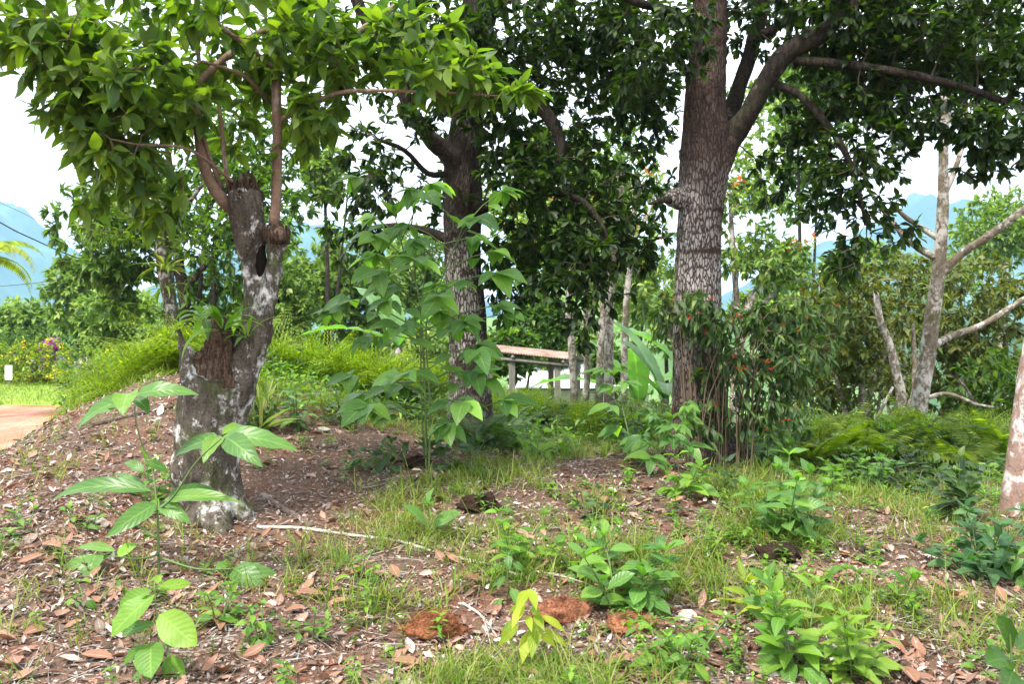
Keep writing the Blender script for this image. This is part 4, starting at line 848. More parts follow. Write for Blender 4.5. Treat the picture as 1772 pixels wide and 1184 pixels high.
# ------------------------------------------------------------------ plants growing on the trees
def straps(name, label, cat, loc, n, L, W, seed, mat, el=(.2, 1.3), bend=(.8, 1.9), group=None):
    rng = np.random.RandomState(seed); mb = MB(); a = rng.uniform(0, 6.28, n); e = rng.uniform(*el, n)
    D = np.stack([np.cos(a)*np.cos(e), np.sin(a)*np.cos(e), np.sin(e)], -1)
    leaves(mb, np.asarray(loc)+D*.03, D, np.array([0, 0, 1.])-D*.5, L*rng.uniform(.6, 1.1, n), W*rng.uniform(.8, 1.2, n), rng.uniform(*bend, n), .3, 7, 'lance', .03, rng)
    return single(name, mb, mat, loc, label, cat, group)
straps('birds_nest_fern', 'strap-leaved fern perched on the broken left side of the hollow stump', 'fern', P(385, 575, 6.85), 16, .42, .05, 301, L_WEED)
straps('birds_nest_fern', 'small strap-leaved fern rooted in the fork of the hollow stump', 'fern', P(428, 588, 6.85), 12, .27, .035, 302, L_WEED)
straps('birds_nest_fern', 'wide-leaved fern tuft on the back of the stump top', 'fern', P(355, 560, 7.1), 9, .36, .09, 303, L_SAP)
straps('bromeliad', 'large bromeliad high on the moss-draped small tree', 'bromeliad', P(285, 470, 11.8), 30, .5, .04, 304, L_GRASS)
straps('bromeliad', 'smaller bromeliad just below the large one on the mossy tree', 'bromeliad', P(283, 500, 11.85), 20, .38, .035, 305, L_FERN, (-.6, .9))
straps('bromeliad', 'bromeliad in the lowest fork of the middle dark tree', 'bromeliad', P(800, 352, 9.75), 16, .3, .03, 306, L_DARK)

# ------------------------------------------------------------------ flowering climber round the big trunk
def climber():
    d = 8.55; base = on_ground(1250, d); rng = np.random.RandomState(9); st = []
    for k in range(46):
        x0 = rng.uniform(1185, 1310); x1 = x0+rng.normal()*30+max(0, rng.normal()*60); py = rng.uniform(500, 650); dd = d+rng.uniform(-.25, .3)
        st.append((np.array([on_ground(x0, dd, -.05), P(x0+(x1-x0)*.25, 660, dd), P(x1, py, dd)]), [.006, .005, .003]))
    tree('flowering_climber', 'dark green climber with red blossoms tangled round the foot of the thickest trunk', 'climber', base, [(s[0], s[1]) for s in st][:1], STEM_B, [],
         None, 0, 0, 0, None, 1, rough=0) if False else None
    r = root('flowering_climber', base, 'dark green climber with red blossoms tangled round the foot of the thickest trunk', 'climber')
    sm = MB(); [sm.tube(p, q, 4, cap=False) for p, q in st]; 
    B = [blob(1225, 545, d-.1, 62, 48, .45, 120), blob(1330, 540, d, 75, 48, .5, 105), blob(1370, 610, d+.1, 70, 62, .5, 110), blob(1280, 640, d+.1, 90, 60, .5, 120), blob(1360, 700, d+.1, 70, 55, .5, 80), blob(1260, 730, d-.1, 80, 45, .4, 60), blob(1430, 560, d+.3, 40, 45, .3, 30), blob(1120, 540, d+.2, 40, 45, .3, 24)]
    T = sample(B, rng, -.05, 2.5, 9); tw, tips, dirs = grow([s[0][1:] for s in st], T, rng, .005, .0018, sag=.25, step=.1)
    c = MB(); rosettes(c, tips, dirs, rng, 5.5, .125, .042, 'ovate', (.3, 1.1), .3, 4, .75, (.4, 1.4), 1.0, .04)
    f = MB(); ii = rng.choice(len(tips), 60); e = np.array([tips[i][-1] for i in ii]); e[:, 1] -= .05; m_ = len(ii)*5
    D = unit(rng.normal(size=(m_, 3))+[0, -.3, .6]); leaves(f, np.repeat(e, 5, 0), D, rng.normal(size=(m_, 3)), .028, .02, .6, .3, 2, 'oval')
    multi('stem', [(sm, STEM_B), (tw, STEM_B)], r); part('foliage', c, L_SHRUB, r); part('blossoms', f, FL_RED, r)
climber()
# ------------------------------------------------------------------ bananas
def banana(label, px, py_top, d, specs, seed, trunk_px=12):
    rng = np.random.RandomState(seed); base = on_ground(px, d); r = root('banana_plant', base, label, 'banana plant', 'banana plants beyond the crest'); t = MB()
    top = P(px, py_top, d); t.tube([base-[0, 0, .1], (base+top)/2, top], [trunk_px/FPX*d, trunk_px*.85/FPX*d, trunk_px*.5/FPX*d], 14); part('stem', t, BARK_PALE, r)
    for az, el, L, W, bd in specs:
        mb = MB(); D = np.array([math.cos(az)*math.cos(el), math.sin(az)*math.cos(el), math.sin(el)])
        leaves(mb, top[None], D[None], np.array([[-math.cos(az)*.8-.0, -math.sin(az)*.8, .6]]), L, W, bd, .25, 16, 'banana', .05, rng); part('leaf', mb, L_BAN, r)
banana('banana plant with broad pale leaves left of the thickest trunk', 1150, 690, 13.0, [(2.3, 1.25, 1.25, .26, 1.0), (-.5, 1.1, 1.3, .3, 1.2), (3.3, .9, 1.4, .3, 1.3), (4.6, .8, 1.1, .3, 1.4), (2.6, 1.3, 1.5, .32, .8), (.4, .8, 1.2, .3, 1.3)], 1)
banana('banana plant behind the thickest trunk, leaves arching low over the white roof', 1105, 700, 16.0, [(3.1, .7, 2.0, .5, 1.1), (2.9, 1.2, 1.9, .5, .9), (0.2, .9, 1.8, .5, 1.2), (4.5, 1.2, 1.7, .45, 1.1)], 2)
banana('banana plant behind the tall sapling with an upright pale leaf', 690, 600, 12.5, [(1.9, 1.25, 1.1, .26, .9), (3.2, .6, 1.4, .3, 1.0), (2.6, 1.2, 1.2, .36, .8), (0, 1.0, 1.1, .34, 1.0)], 3)
banana('banana plant beyond the climber at the right of the thickest trunk', 1190, 660, 15.0, [(1.2, 1.3, 1.8, .5, .7), (2.8, 1.1, 1.6, .5, 1.0), (-.2, 1.2, 1.6, .5, 1.0)], 4)

# ------------------------------------------------------------------ rusty shed and white-roofed building
m = NT('rusty corrugated iron'); c = m.coord(); a = m.noise(c, 3, 6, .7); m.col(m.ramp(a, [(.35, (.14, .07, .045)), (.45, (.24, .15, .11)), (.6, (.33, .26, .21)), (.75, (.4, .35, .31))]), .75, .3); RUST = m.m
m = NT('weathered timber'); a = m.noise(m.coord((20, 20, 2)), 1, 5, .6); m.col(m.ramp(a, [(.3, (.10, .09, .075)), (.7, (.24, .22, .19))]), .9, .1); TIMBER = m.m
m = NT('white painted metal'); a = m.noise(m.coord(), 2, 5, .6); m.col(m.ramp(a, [(.3, (.7, .71, .7)), (.7, (.82, .82, .8))]), .5, .3); WHITE = m.m
m = NT('cream wall'); a = m.noise(m.coord(), 3, 5, .6); m.col(m.ramp(a, [(.3, (.4, .38, .32)), (.7, (.5, .48, .42))]), .9, .1); CREAM = m.m
DARKG = NT('dark opening').col((.02, .02, .02), .6, .3)
def corrugated(a, b, c_, n, amp, th=.02):
    """sheet from edge a-b across to c_ (a + side vector)"""
    a, b, c_ = map(np.asarray, (a, b, c_)); u = b-a; v = c_-a; nn = unit(np.cross(u, v)); mb = MB(); t = np.linspace(0, 1, n*6+1); s = np.linspace(0, 1, 6)
    T, S_ = np.meshgrid(t, s, indexing='ij'); z = amp*np.sin(T*n*2*PI)
    top = a+T[..., None]*u+S_[..., None]*v+(z[..., None]+th/2)*nn; bot = top-nn*th; k = len(s)
    i, j = np.meshgrid(np.arange(len(t)-1), np.arange(k-1), indexing='ij'); f = np.stack([i*k+j, (i+1)*k+j, (i+1)*k+j+1, i*k+j+1], -1).reshape(-1, 4)
    mb.add(top.reshape(-1, 3), f); mb.add(bot.reshape(-1, 3), f[:, ::-1])
    N_ = len(t)
    for e in (0, k-1):
        vv = np.concatenate([top[:, e], bot[:, e]]); q = np.arange(N_-1); mb.add(vv, np.stack([q, q+1, q+1+N_, q+N_], -1))
    for e in (0, N_-1):
        vv = np.concatenate([top[e], bot[e]]); q = np.arange(k-1); mb.add(vv, np.stack([q, q+1, q+1+k, q+k], -1))
    return mb
def shed():
    d = 18.0; base = on_ground(900, d); r = root('open_shed', base, 'open shed with a gently sloping rusty corrugated roof on timber posts beyond the crest', 'shed')
    A, B_ = P(795, 602, d), P(982, 621, d-.6); side = np.array([.5, 2.4, .06])
    part('roof', corrugated(A, B_, A+side, 40, .007, .014), RUST, r)
    f = MB(); e = MB()
    for t_ in (.04, .5, .96): q = A+t_*(B_-A); e.tube([q+[0, 0, -.07], q+side+[0, 0, -.07]], [.04, .04], 4, step=0)
    e.tube([A+[0, .08, -.13], B_+[0, .08, -.13]], [.045, .045], 4, step=0); e.tube([A+side+[0, -.08, -.13], B_+side+[0, -.08, -.13]], [.045, .045], 4, step=0); part('roof_frame', e, TIMBER, r)
    for t_, s_ in ((.05, .06), (.48, .06), (.9, .06), (.05, .9), (.68, .9), (.95, .9)):
        q = A+t_*(B_-A)+side*s_; g = G(q[0], q[1]); m_ = MB(); m_.box([q[0], q[1], (q[2]-.18+g-.1)/2], [.12, .12, q[2]-.18-g+.1]); part('post', m_, TIMBER, r, False)
        if False: b_ = MB(); b_.tube([[q[0], q[1], q[2]-.6], [q[0]+.35, q[1], q[2]-.22]], [.03, .03], 4, step=0); part('brace', b_, TIMBER, r)
shed()
def white():
    d = 27.0; base = on_ground(1010, d); r = root('white_roofed_building', base, 'low building with a glaring white metal roof behind the thin trunks', 'building')
    A, B_ = P(880, 672, d), P(1140, 672, d); up = np.array([0, 3.4, .6]); part('roof', corrugated(A, B_, A+up, 60, .01, .02), WHITE, r)
    C_ = A+up; D_ = B_+up; part('roof', corrugated(C_+[0, .02, 0], D_+[0, .02, 0], C_+[0, 3.2, -.6], 40, .02, .03), WHITE, r)
    g = G(A[0], d)-.3; w_ = MB(); hh = A[2]-.08-g; w_.box([(A[0]+B_[0])/2, d+3.3, g+hh/2], [B_[0]-A[0]-.5, 5.9, hh]); wl = part('wall', w_, CREAM, r, False)
    for t_ in (.2, .45, .7):
        x = A[0]+t_*(B_[0]-A[0]); f = MB(); f.box([x, d+.33, g+hh*.6], [.9, .05, .8]); fr = part('window', f, WHITE, r, False)
        p_ = MB(); p_.box([x, d+.30, g+hh*.6], [.78, .03, .68]); subpart('pane', p_, DARKG, fr, tuple(r.location), False)
white()

# ------------------------------------------------------------------ sign, wires, palm, hedge by the road
b = np.array([(15-886)/FPX*29.5, 29.5, 0]); b[2] = G(b[0], 29.5); r = root('sign_board', b, 'small blank white board on a post at the left edge beside the yellow-flowered bush', 'sign')
q = P(15, 645, 29.5); s_ = MB(); s_.box([0, 0, 0], [.23, .025, .46]); bm_v = s_.v[0]; s_.v[0] = bm_v+q; part('board', s_, WHITE, r, False)
s_ = MB(); s_.box([q[0], q[1]+.035, (q[2]+.15+b[2]-.1)/2], [.05, .04, q[2]+.15-b[2]+.1]); part('post', s_, TIMBER, r, False)
def wire(pts, d0, d1, label, rr=.012, group=None):
    n = len(pts); p = np.array([P(x, y, d0+(d1-d0)*i/(n-1)) for i, (x, y) in enumerate(pts)]); mb = MB(); mb.tube(p, rr, 5); single('overhead_wire', mb, STEM_D, p[0], label, 'wire', group)
wire([(-120, 310), (0, 385), (60, 415), (130, 445), (220, 470)], 21, 25, 'thick dark overhead wire sagging in front of the blue mountain', .016)
wire([(-60, 500), (60, 490), (130, 478)], 30, 34, 'faint lower overhead wire crossing left of the yellowish tree', .01)
for k in range(3): wire([(-40, 300+18*k), (30, 340+12*k), (110, 385+10*k), (180, 412+9*k)], 44, 48, 'very thin overhead wire high above the thick one', .011, 'thin parallel wires at left')
def palm():
    d = 22.0; base = on_ground(-50, d); r = root('palm_tree', base, 'drooping yellow-green palm fronds hanging in at the left edge', 'palm'); t = MB(); top = P(-45, 445, d)
    t.tube([base-[0, 0, .2], (base+top)/2, top], [.16, .13, .11], 12, rough=.01); part('trunk', t, BARK_PALE, r); rng = np.random.RandomState(4)
    for k in range(13):
        mb = MB(); frond(mb, top, k*2*PI/13+.05, rng.uniform(1.5, 2.0), rng.uniform(.3, 1.1), rng, npin=34, pin=.26, bi=False, curl=rng.uniform(1.9, 2.6)); part('frond', mb, L_YEL if k in (0, 12) else L_FERN, r)
palm()
FLM = lambda n, c1, c2: leaf_mat(n, [c1, c2], .3, (1, 1, 1), .6, 0)
F_YEL, F_MAG, F_PINK, F_RED2, F_LIL = FLM('yellow petals', (.75, .55, .02), (.8, .7, .08)), FLM('magenta petals', (.6, .05, .45), (.7, .12, .55)), FLM('pale pink petals', (.75, .5, .6), (.8, .7, .75)), FLM('red petals', (.7, .06, .03), (.75, .2, .05)), FLM('lilac petals', (.5, .35, .7), (.7, .6, .8))
hedge = [(62, 630, 25.5, 80, 46, L_FERN, F_YEL, 260, 'yellow-flowering bush behind the lawn at the left edge'), (15, 618, 26.5, 40, 30, L_FERN, F_RED2, 30, 'yellow-green bush with orange blossoms above the white board'),
         (112, 622, 27, 42, 32, L_SHRUB, F_MAG, 8, 'dark round bush right of the magenta blossoms'), (88, 604, 26.8, 24, 18, L_SHRUB, F_MAG, 420, 'bougainvillea top covered in magenta blossoms'),
         (65, 634, 25.2, 12, 10, L_MID, F_PINK, 40, 'small pale pink flowering bush in front of the yellow one'), (108, 632, 25.4, 10, 12, L_MID, F_LIL, 60, 'lilac flower spike bush below the dark round bush'),
         (148, 632, 24.6, 22, 12, L_MID, F_PINK, 90, 'row of pale pink blossoms running up into the fern bank'), (110, 650, 24.8, 28, 14, L_FERN, F_YEL, 90, 'low yellow and orange flowering bush at the lawn corner'),
         (165, 612, 27.5, 30, 22, L_SHRUB, F_MAG, 14, 'dim bush with few magenta dots above the pink row'), (-60, 640, 26, 50, 45, L_MID, F_YEL, 30, 'flowering bush running out of the left edge'),
         (30, 585, 31, 60, 22, L_MID, F_YEL, 0, 'plain green bush behind the yellow-flowering one'), (130, 585, 31, 70, 22, L_MID, F_YEL, 0, 'green bush line behind the bougainvillea')]
for k, (px, py, d, rx, ry, mt, fm, fn, lab) in enumerate(hedge):
    d += 5.2; b = on_ground(px, d); q = P(px, py, d); st = [(np.array([b-[0, 0, .1], b+[(q[0]-b[0])*.5+o, 0, (q[2]-b[2])*.5], q+[o, 0, .1]]), [.03, .02, .01]) for o in (-.15, .15)]
    tree('flowering_bush' if fn else 'green_bush', lab, 'bush', b, st, STEM_B, [], [blob(px, py, d, rx, ry, rx/FPX*d*.7, int(rx*ry/9)+12), blob(px, py+ry*.8, d, rx*.95, ry*.6, rx/FPX*d*.6, int(rx*ry/18)+6)],
         9, .13, .06, mt, 300+k, rough=0, fold=.1, rows=2, prof='oval', flower=(fm, int(fn*.8), .085) if fn else None, group='flower bushes behind the lawn')

# ------------------------------------------------------------------ husks, logs, sticks, stones
def fibre_husk(name, label, px, py, wpx, hpx, seed, c1, c2, n=2600, group=None):
    rng = np.random.RandomState(seed); b = hit(px, py+hpx*.35); d = b[1]; rx, rz = wpx/2/FPX*d*.88, hpx/2/FPX*d*1.1
    m = NT(name+' fibre'); a = m.noise(m.coord((1, 1, 1)), 60, 4, .8); m.col(m.ramp(a, [(.3, c1), (.7, c2)]), .95, .05); m.bump(a, 1, .01)
    mb = MB(); u, v_ = np.meshgrid(np.linspace(0, 2*PI, 40, endpoint=False), np.linspace(-PI/2, PI/2, 20), indexing='ij'); q = np.stack([np.cos(u)*np.cos(v_), np.sin(u)*np.cos(v_), np.sin(v_)], -1)
    q = q*(1+fbm(q*2.2, 4, seed)[..., None]*.28+fbm(q*7, 3, seed+5)[..., None]*.12)*[rx, rx*.65, rz]; q[..., 2] = np.maximum(q[..., 2], -.02); V = q.reshape(-1, 3)+b+[0, 0, rz*.3]
    i, j = np.meshgrid(np.arange(40), np.arange(19), indexing='ij'); f = np.stack([i*20+j, ((i+1) % 40)*20+j, ((i+1) % 40)*20+j+1, i*20+j+1], -1).reshape(-1, 4); mb.add(V, f)
    ii = rng.choice(len(V), n); c0 = b+[0, 0, rz*.1]; D = unit(unit(V[ii]-c0)*.5+rng.normal(size=(n, 3))*.8); D[:, 2] = np.abs(D[:, 2])*.6
    leaves(mb, V[ii]-D*.008, D, rng.normal(size=(n, 3)), rng.uniform(.02, .05, n), .0035, rng.uniform(-1.5, 1.5, n), 0, 3, 'blade'); return single(name, mb, m.m, b, label, 'coconut husk' if 'husk' in name else 'log', group)
fibre_husk('coconut_husk', 'brown fibrous coconut husk beside the flat grey stone', 748, 1085, 118, 44, 1, (.09, .035, .018), (.3, .12, .055))
fibre_husk('coconut_husk', 'bright orange coconut husk right of the yellow seedling', 1088, 1083, 95, 36, 2, (.2, .07, .035), (.42, .2, .11))
fibre_husk('coconut_husk', 'faded red-brown husk half hidden behind the yellow seedling', 972, 1062, 95, 48, 3, (.16, .06, .035), (.36, .16, .09))
fibre_husk('rotten_log', 'dark rotten log lump with moss in the grass left of centre', 830, 872, 80, 34, 4, (.012, .008, .006), (.05, .03, .02), 500)
fibre_husk('rotten_log', 'dark rotten log lump at the foot of the broad-leaved shrub', 1345, 958, 82, 44, 5, (.012, .008, .006), (.055, .035, .025), 500)
fibre_husk('rotten_log', 'short blackened log in the undergrowth left of the tall sapling', 720, 800, 60, 26, 6, (.012, .008, .006), (.04, .025, .018), 300)
m = NT('grey stone'); a = m.noise(m.coord(), 14, 6, .7); m.col(m.ramp(a, [(.3, (.16, .14, .11)), (.6, (.34, .31, .26)), (.75, (.42, .42, .4))]), .85, .2); m.bump(a, .6, .01); STONE = m.m
def stone(label, px, py, wpx, seed, flat=.45, mat=None):
    rng = np.random.RandomState(seed); b = hit(px, py); d = b[1]; rr = wpx/2/FPX*d; mb = MB(); u, v_ = np.meshgrid(np.linspace(0, 2*PI, 28, endpoint=False), np.linspace(-PI/2, PI/2, 15), indexing='ij')
    q = np.stack([np.cos(u)*np.cos(v_), np.sin(u)*np.cos(v_), np.sin(v_)], -1); q = q*(1+fbm(q*1.1, 3, seed)[..., None]*.3+fbm(q*4, 3, seed)[..., None]*.06)*[rr, rr*.7, rr*flat]
    i, j = np.meshgrid(np.arange(28), np.arange(14), indexing='ij'); f = np.stack([i*15+j, ((i+1) % 28)*15+j, ((i+1) % 28)*15+j+1, i*15+j+1], -1).reshape(-1, 4)
    mb.add(q.reshape(-1, 3)+b+[0, 0, rr*flat*.4], f); return single('stone', mb, mat or STONE, b, label, 'stone')
stone('flat yellowish grey stone touching the brown coconut husk', 726, 1108, 42, 1)
stone('grey stone in the weeds right of the orange husk', 1187, 1080, 32, 2, .7)
stone('pale stone on the slope left of the hollow stump', 168, 905, 30, 3)
stone('grey stone lying right of the stump near the top of the slope', 560, 748, 26, 4, .4)
stone('yellowish stone at the bottom edge under the bushy weed', 1335, 1172, 30, 5)
def stick(label, pts, r0, r1, mat, seed=1, name='fallen_stick', side=()):
    P_ = []
    for i, (px, py) in enumerate(pts): P_.append(hit(px, py)+[0, 0, .012])
    b = P_[0]; mb = MB(); mb.tube(P_, np.linspace(r0, r1, len(P_)), 8, step=.04, rough=r0*.15, rs=seed)
    for i0, px, py in side: mb.tube([P_[i0], (P_[i0]+hit(px, py))/2+[0, 0, .03], hit(px, py)+[0, 0, .02]], [r1, r1*.8, r1*.4], 6)
    return single(name, mb, mat, b, label, 'stick')
STICK = bark_mat('bleached stick', (.2, .16, .12), (.36, .31, .26), (.5, .47, .42), (30, 30, 30), .5, bdist=.002)
STICKD = bark_mat('dark stick', (.06, .045, .035), (.14, .1, .08), (.25, .2, .17), (30, 30, 30), .3, bdist=.002)
stick('long bleached stick crossing the ground from the stump to the front centre', [(440, 917), (520, 919), (600, 930), (690, 944), (760, 962), (850, 985), (920, 996), (990, 1008)], .014, .005, STICK, side=[(5, 905, 1012), (6, 1060, 1040)])
stick('thick dark rotting branch lying right of the stump foot', [(452, 862), (490, 885), (540, 915)], .034, .022, STICKD, 2, 'fallen_branch')
stick('forked grey stick lying right of the brown husk', [(800, 1050), (835, 1075), (862, 1112)], .008, .004, STICK, 3, side=[(1, 850, 1130)])
stick('thin pale hooked stem lying in front of the right ferns', [(1578, 884), (1566, 905), (1572, 930), (1600, 945)], .007, .004, STICK, 4)
stick('bleached stick on the litter right of centre', [(1450, 1008), (1500, 1030), (1560, 1042), (1600, 1042)], .007, .004, STICK, 5)
stick('long grey twig lying across the right foreground litter', [(1240, 1030), (1290, 1048), (1340, 1068)], .007, .004, STICKD, 6)
stick('long dark twig across the lower right litter', [(1440, 1060), (1560, 1090), (1680, 1120), (1772, 1130)], .006, .003, STICKD, 7)
stick('dark bare stick on the slope left of the broad-leaved sapling', [(0, 935), (90, 925), (200, 922)], .008, .004, STICKD, 8)
stick('low dark stick near the left edge below the first', [(0, 1052), (60, 1030), (150, 1010), (250, 1002)], .014, .006, STICKD, 9)
stick('slim brown stick at the bottom right corner', [(1640, 1184), (1690, 1150), (1772, 1105)], .006, .003, STICK, 10)
stick('pale stick on the ground beside the right blue-green bush', [(1600, 965), (1680, 990), (1700, 1002)], .006, .004, STICK, 11)
stick('dark root-like branch on the bank left of the hollow stump', [(160, 740), (230, 722), (300, 708)], .03, .02, STICKD, 12, 'fallen_branch')
s_ = MB(); b = hit(881, 735); s_.tube([b-[0, 0, .05], b+[0.0, 0, .1], b+[.01, 0, .24]], [.012, .011, .009], 6); single('broken_stake', s_, STICK, b, 'short pale broken stake standing in the sword ferns', 'stake')
# ------------------------------------------------------------------ ground cover
rng = np.random.RandomState(2024)
HUSKS = [tuple(o.location)[:2] for o in bpy.data.objects if o.name.startswith(('coconut_husk', 'rotten_log', 'stone'))]
def scatter(n, d0, d1, pw=1.0, x0=-80, x1=1850):
    """points over the visible ground, thicker near the camera"""
    d = d0*(d1/d0)**(rng.uniform(0, 1, n)**pw); px = rng.uniform(x0, x1, n); x = (px-886)/FPX*d; return x, d, px
L_DRY = leaf_mat('dry fallen leaf', [(.19, .085, .045), (.3, .145, .09), (.11, .05, .03), (.37, .22, .16), (.22, .1, .055), (.3, .17, .12), (.07, .04, .028), (.4, .32, .27)], .1, (1.3, 1.1, .8), .6, vein=.3, spec=.25, nveins=12)
L_CHIP = leaf_mat('bleached leaf fragment', [(.28, .21, .18), (.44, .39, .36), (.14, .085, .06), (.4, .27, .22), (.58, .53, .5), (.1, .06, .045), (.3, .17, .12), (.08, .05, .038)], .05, (1, 1, 1), .8, vein=0, spec=.15)
def bare(x, y): return fbm(np.stack([x*.9, y*.9, 0*x], -1), 3, 71)
def lay(mb, n, d0, d1, Lr, Wr, prof, rows, pw=1.0, bend=(-1.2, 1.2), fold=(.1, .9), lift=.012, tilt=.35, keep=None):
    x, d, px = scatter(n, d0, d1, pw)
    k0 = rng.uniform(0, 1, len(x)) < .72+.7*sstep(-.35, .45, fbm(np.stack([x*2.3, d*2.3, 0*x], -1), 3, 61)); x, d, px = x[k0], d[k0], px[k0]
    if keep is not None: k = keep(x, d, px); x, d, px = x[k], d[k], px[k]
    k = d < 14.5; x, d = x[k], d[k]; n = len(x); z = ground(x, d)+rng.uniform(.002, lift, n); a = rng.uniform(0, 6.28, n)
    e = .1; gx = (ground(x+e, d, False)-ground(x-e, d, False))/(2*e); gy = (ground(x, d+e, False)-ground(x, d-e, False))/(2*e); N = unit(np.stack([-gx, -gy, np.ones(n)], -1)+rng.normal(size=(n, 3))*tilt*.5)
    D = np.stack([np.cos(a), np.sin(a), gx*np.cos(a)+gy*np.sin(a)+rng.normal(size=n)*tilt*.4], -1); L = rng.uniform(*Lr, n)
    leaves(mb, np.stack([x, d, z], -1), D, N, L, L*rng.uniform(*Wr, n), rng.uniform(*bend, n), rng.uniform(*fold, n), rows, prof, .06, rng)
mb = MB()
lay(mb, 3600, 3.9, 14, (.06, .15), (.34, .62), 'oval', 5, .9, keep=lambda x, d, px: (bare(x, d) > -.35+rng.normal(size=len(x))*.25))
lay(mb, 11000, 3.9, 14, (.035, .085), (.3, .55), 'obovate', 3, .9)
tag(part('leaf_litter', mb, L_DRY), 'brown dry curled leaves strewn over the ground between the trees', 'leaf litter', kind='stuff')
mb = MB()
lay(mb, 52000, 3.9, 13, (.008, .035), (.25, .9), 'oval', 2, .9, lift=.015, tilt=.8); lay(mb, 9000, 3.9, 13, (.03, .075), (.15, .6), 'obovate', 3, .9, lift=.025, tilt=.6, keep=lambda x, d, px: bare(x+9, d) > -.3)
lay(mb, 11000, 5, 12, (.03, .09), (.15, .5), 'obovate', 3, 1, lift=.03, tilt=.6, keep=lambda x, d, px: (px < 420))
tag(part('leaf_fragments', mb, L_CHIP), 'pale crumbled leaf fragments and bark chips covering the soil', 'leaf litter', kind='stuff')
mb = MB(); x, d, px = scatter(2600, 3.9, 12)
for X, Y, L_ in zip(x, d, rng.uniform(.05, .5, len(x))**1.0):
    a = rng.uniform(0, PI); q = []
    for t in (-.5, 0, .5): xx, yy = X+math.cos(a)*L_*t+rng.normal()*.01, Y+math.sin(a)*L_*t+rng.normal()*.01; q.append([xx, yy, 0])
    q = np.array(q); q[:, 2] = ground(q[:, 0], q[:, 1])+.008+rng.uniform(0, .03, 3)*L_*2; r_ = rng.uniform(.001, .0038); mb.tube(q, [r_, r_*.9, r_*.5], 3, cap=False, step=0)
tag(part('fine_twigs', mb, BARK_PALE), 'thin dry twigs scattered over the litter', 'twigs', kind='stuff')
# crumbs of soil
mb = MB(); n = 9000; x, d, px = scatter(n, 3.9, 9, 1.0, -80, 1850); k = bare(x, d) < .2; x, d = x[k], d[k]; z = ground(x, d); n = len(x)
oct_v = np.array([[1, 0, 0], [0, 1, 0], [-1, 0, 0], [0, -1, 0], [0, 0, 1.]]); oct_f = np.array([[0, 1, 4, 4], [1, 2, 4, 4], [2, 3, 4, 4], [3, 0, 4, 4]])
s_ = rng.uniform(.002, .011, (n, 1, 1))*rng.uniform(.6, 1.3, (n, 1, 3)); V = np.stack([x, d, z], -1)[:, None]+oct_v[None]*s_+rng.normal(size=(n, 5, 3))*.0015
mb.add(V.reshape(-1, 3), (oct_f[None]+(np.arange(n)*5)[:, None, None]).reshape(-1, 4)); tag(part('soil_crumbs', mb, SOIL), 'reddish crumbs of soil on the bare patches', 'soil', kind='stuff')
# prominent single dry leaves
for k, (px, py, L_) in enumerate([(40, 1110, .15), (22, 1150, .13), (70, 950, .2), (30, 985, .14), (620, 1100, .16), (1010, 1155, .2), (1040, 1168, .16), (560, 1040, .16), (370, 1078, .2), (1515, 1115, .16), (1560, 1165, .2), (1600, 1150, .15), (1690, 1120, .14), (530, 1065, .12),
                                  (735, 1165, .15), (690, 1010, .14), (600, 1008, .14), (660, 1003, .12), (840, 1012, .16), (470, 1060, .15), (155, 1010, .1), (250, 950, .14), (1380, 1025, .12), (1290, 1140, .13), (1640, 1050, .12), (1740, 1055, .12), (190, 1100, .14), (140, 1145, .15), (420, 1150, .12), (890, 1175, .14)]):
    b = hit(px, py); mb = MB(); a = rng.uniform(0, 6.28); leaves(mb, b[None]+[0, 0, .03], np.array([[math.cos(a), math.sin(a), rng.uniform(-.1, .25)]]), np.array([[rng.normal()*.3, -.35, 1]]), L_*1.1, L_*.45, rng.uniform(-.9, .9), rng.uniform(.2, .7), 10, 'oval', .02, rng)
    single('dry_leaf', mb, L_DRY, b, 'large curled brown dry leaf lying on top of the litter in the foreground', 'leaf', 'large dry leaves in the foreground')

# grass
mb = MB(); n = 17500; x, d, px = scatter(n, 4.0, 14, .85)
dens = sstep(430, 760, px)*(1-.75*sstep(1400, 1650, px))+.10+sstep(9.5, 12, d)*.6; nzv = fbm(np.stack([x*1.6, d*1.6, 0*x], -1), 3, 81)
k = rng.uniform(0, 1, n) < dens*sstep(-.35, .5, nzv)*1.15; x, d = x[k], d[k]; hk = np.min([np.hypot((x-h_[0])*.8, d-h_[1]+.12) for h_ in HUSKS], 0) > .3; x, d = x[hk], d[hk]; n = len(x); z = ground(x, d); nb = 6; hgt = np.repeat(rng.uniform(.05, .2, n), nb)*rng.uniform(.6, 1.3, n*nb)
pos = np.repeat(np.stack([x, d, z-.005], -1), nb, 0)+rng.normal(size=(n*nb, 3))*[.02, .02, 0]; a = rng.uniform(0, 6.28, n*nb); e = rng.uniform(.75, 1.5, n*nb)
D = np.stack([np.cos(a)*np.cos(e), np.sin(a)*np.cos(e), np.sin(e)], -1); leaves(mb, pos, D, np.array([0, 0, 1.])-D*.7+rng.normal(size=(n*nb, 3))*.1, hgt*1.4, rng.uniform(.004, .011, n*nb), rng.uniform(.3, 1.9, n*nb), .35, 4, 'blade')
tag(part('grass', mb, L_GRASS), 'thin bright grass blades growing in tufts through the litter', 'grass', kind='stuff')
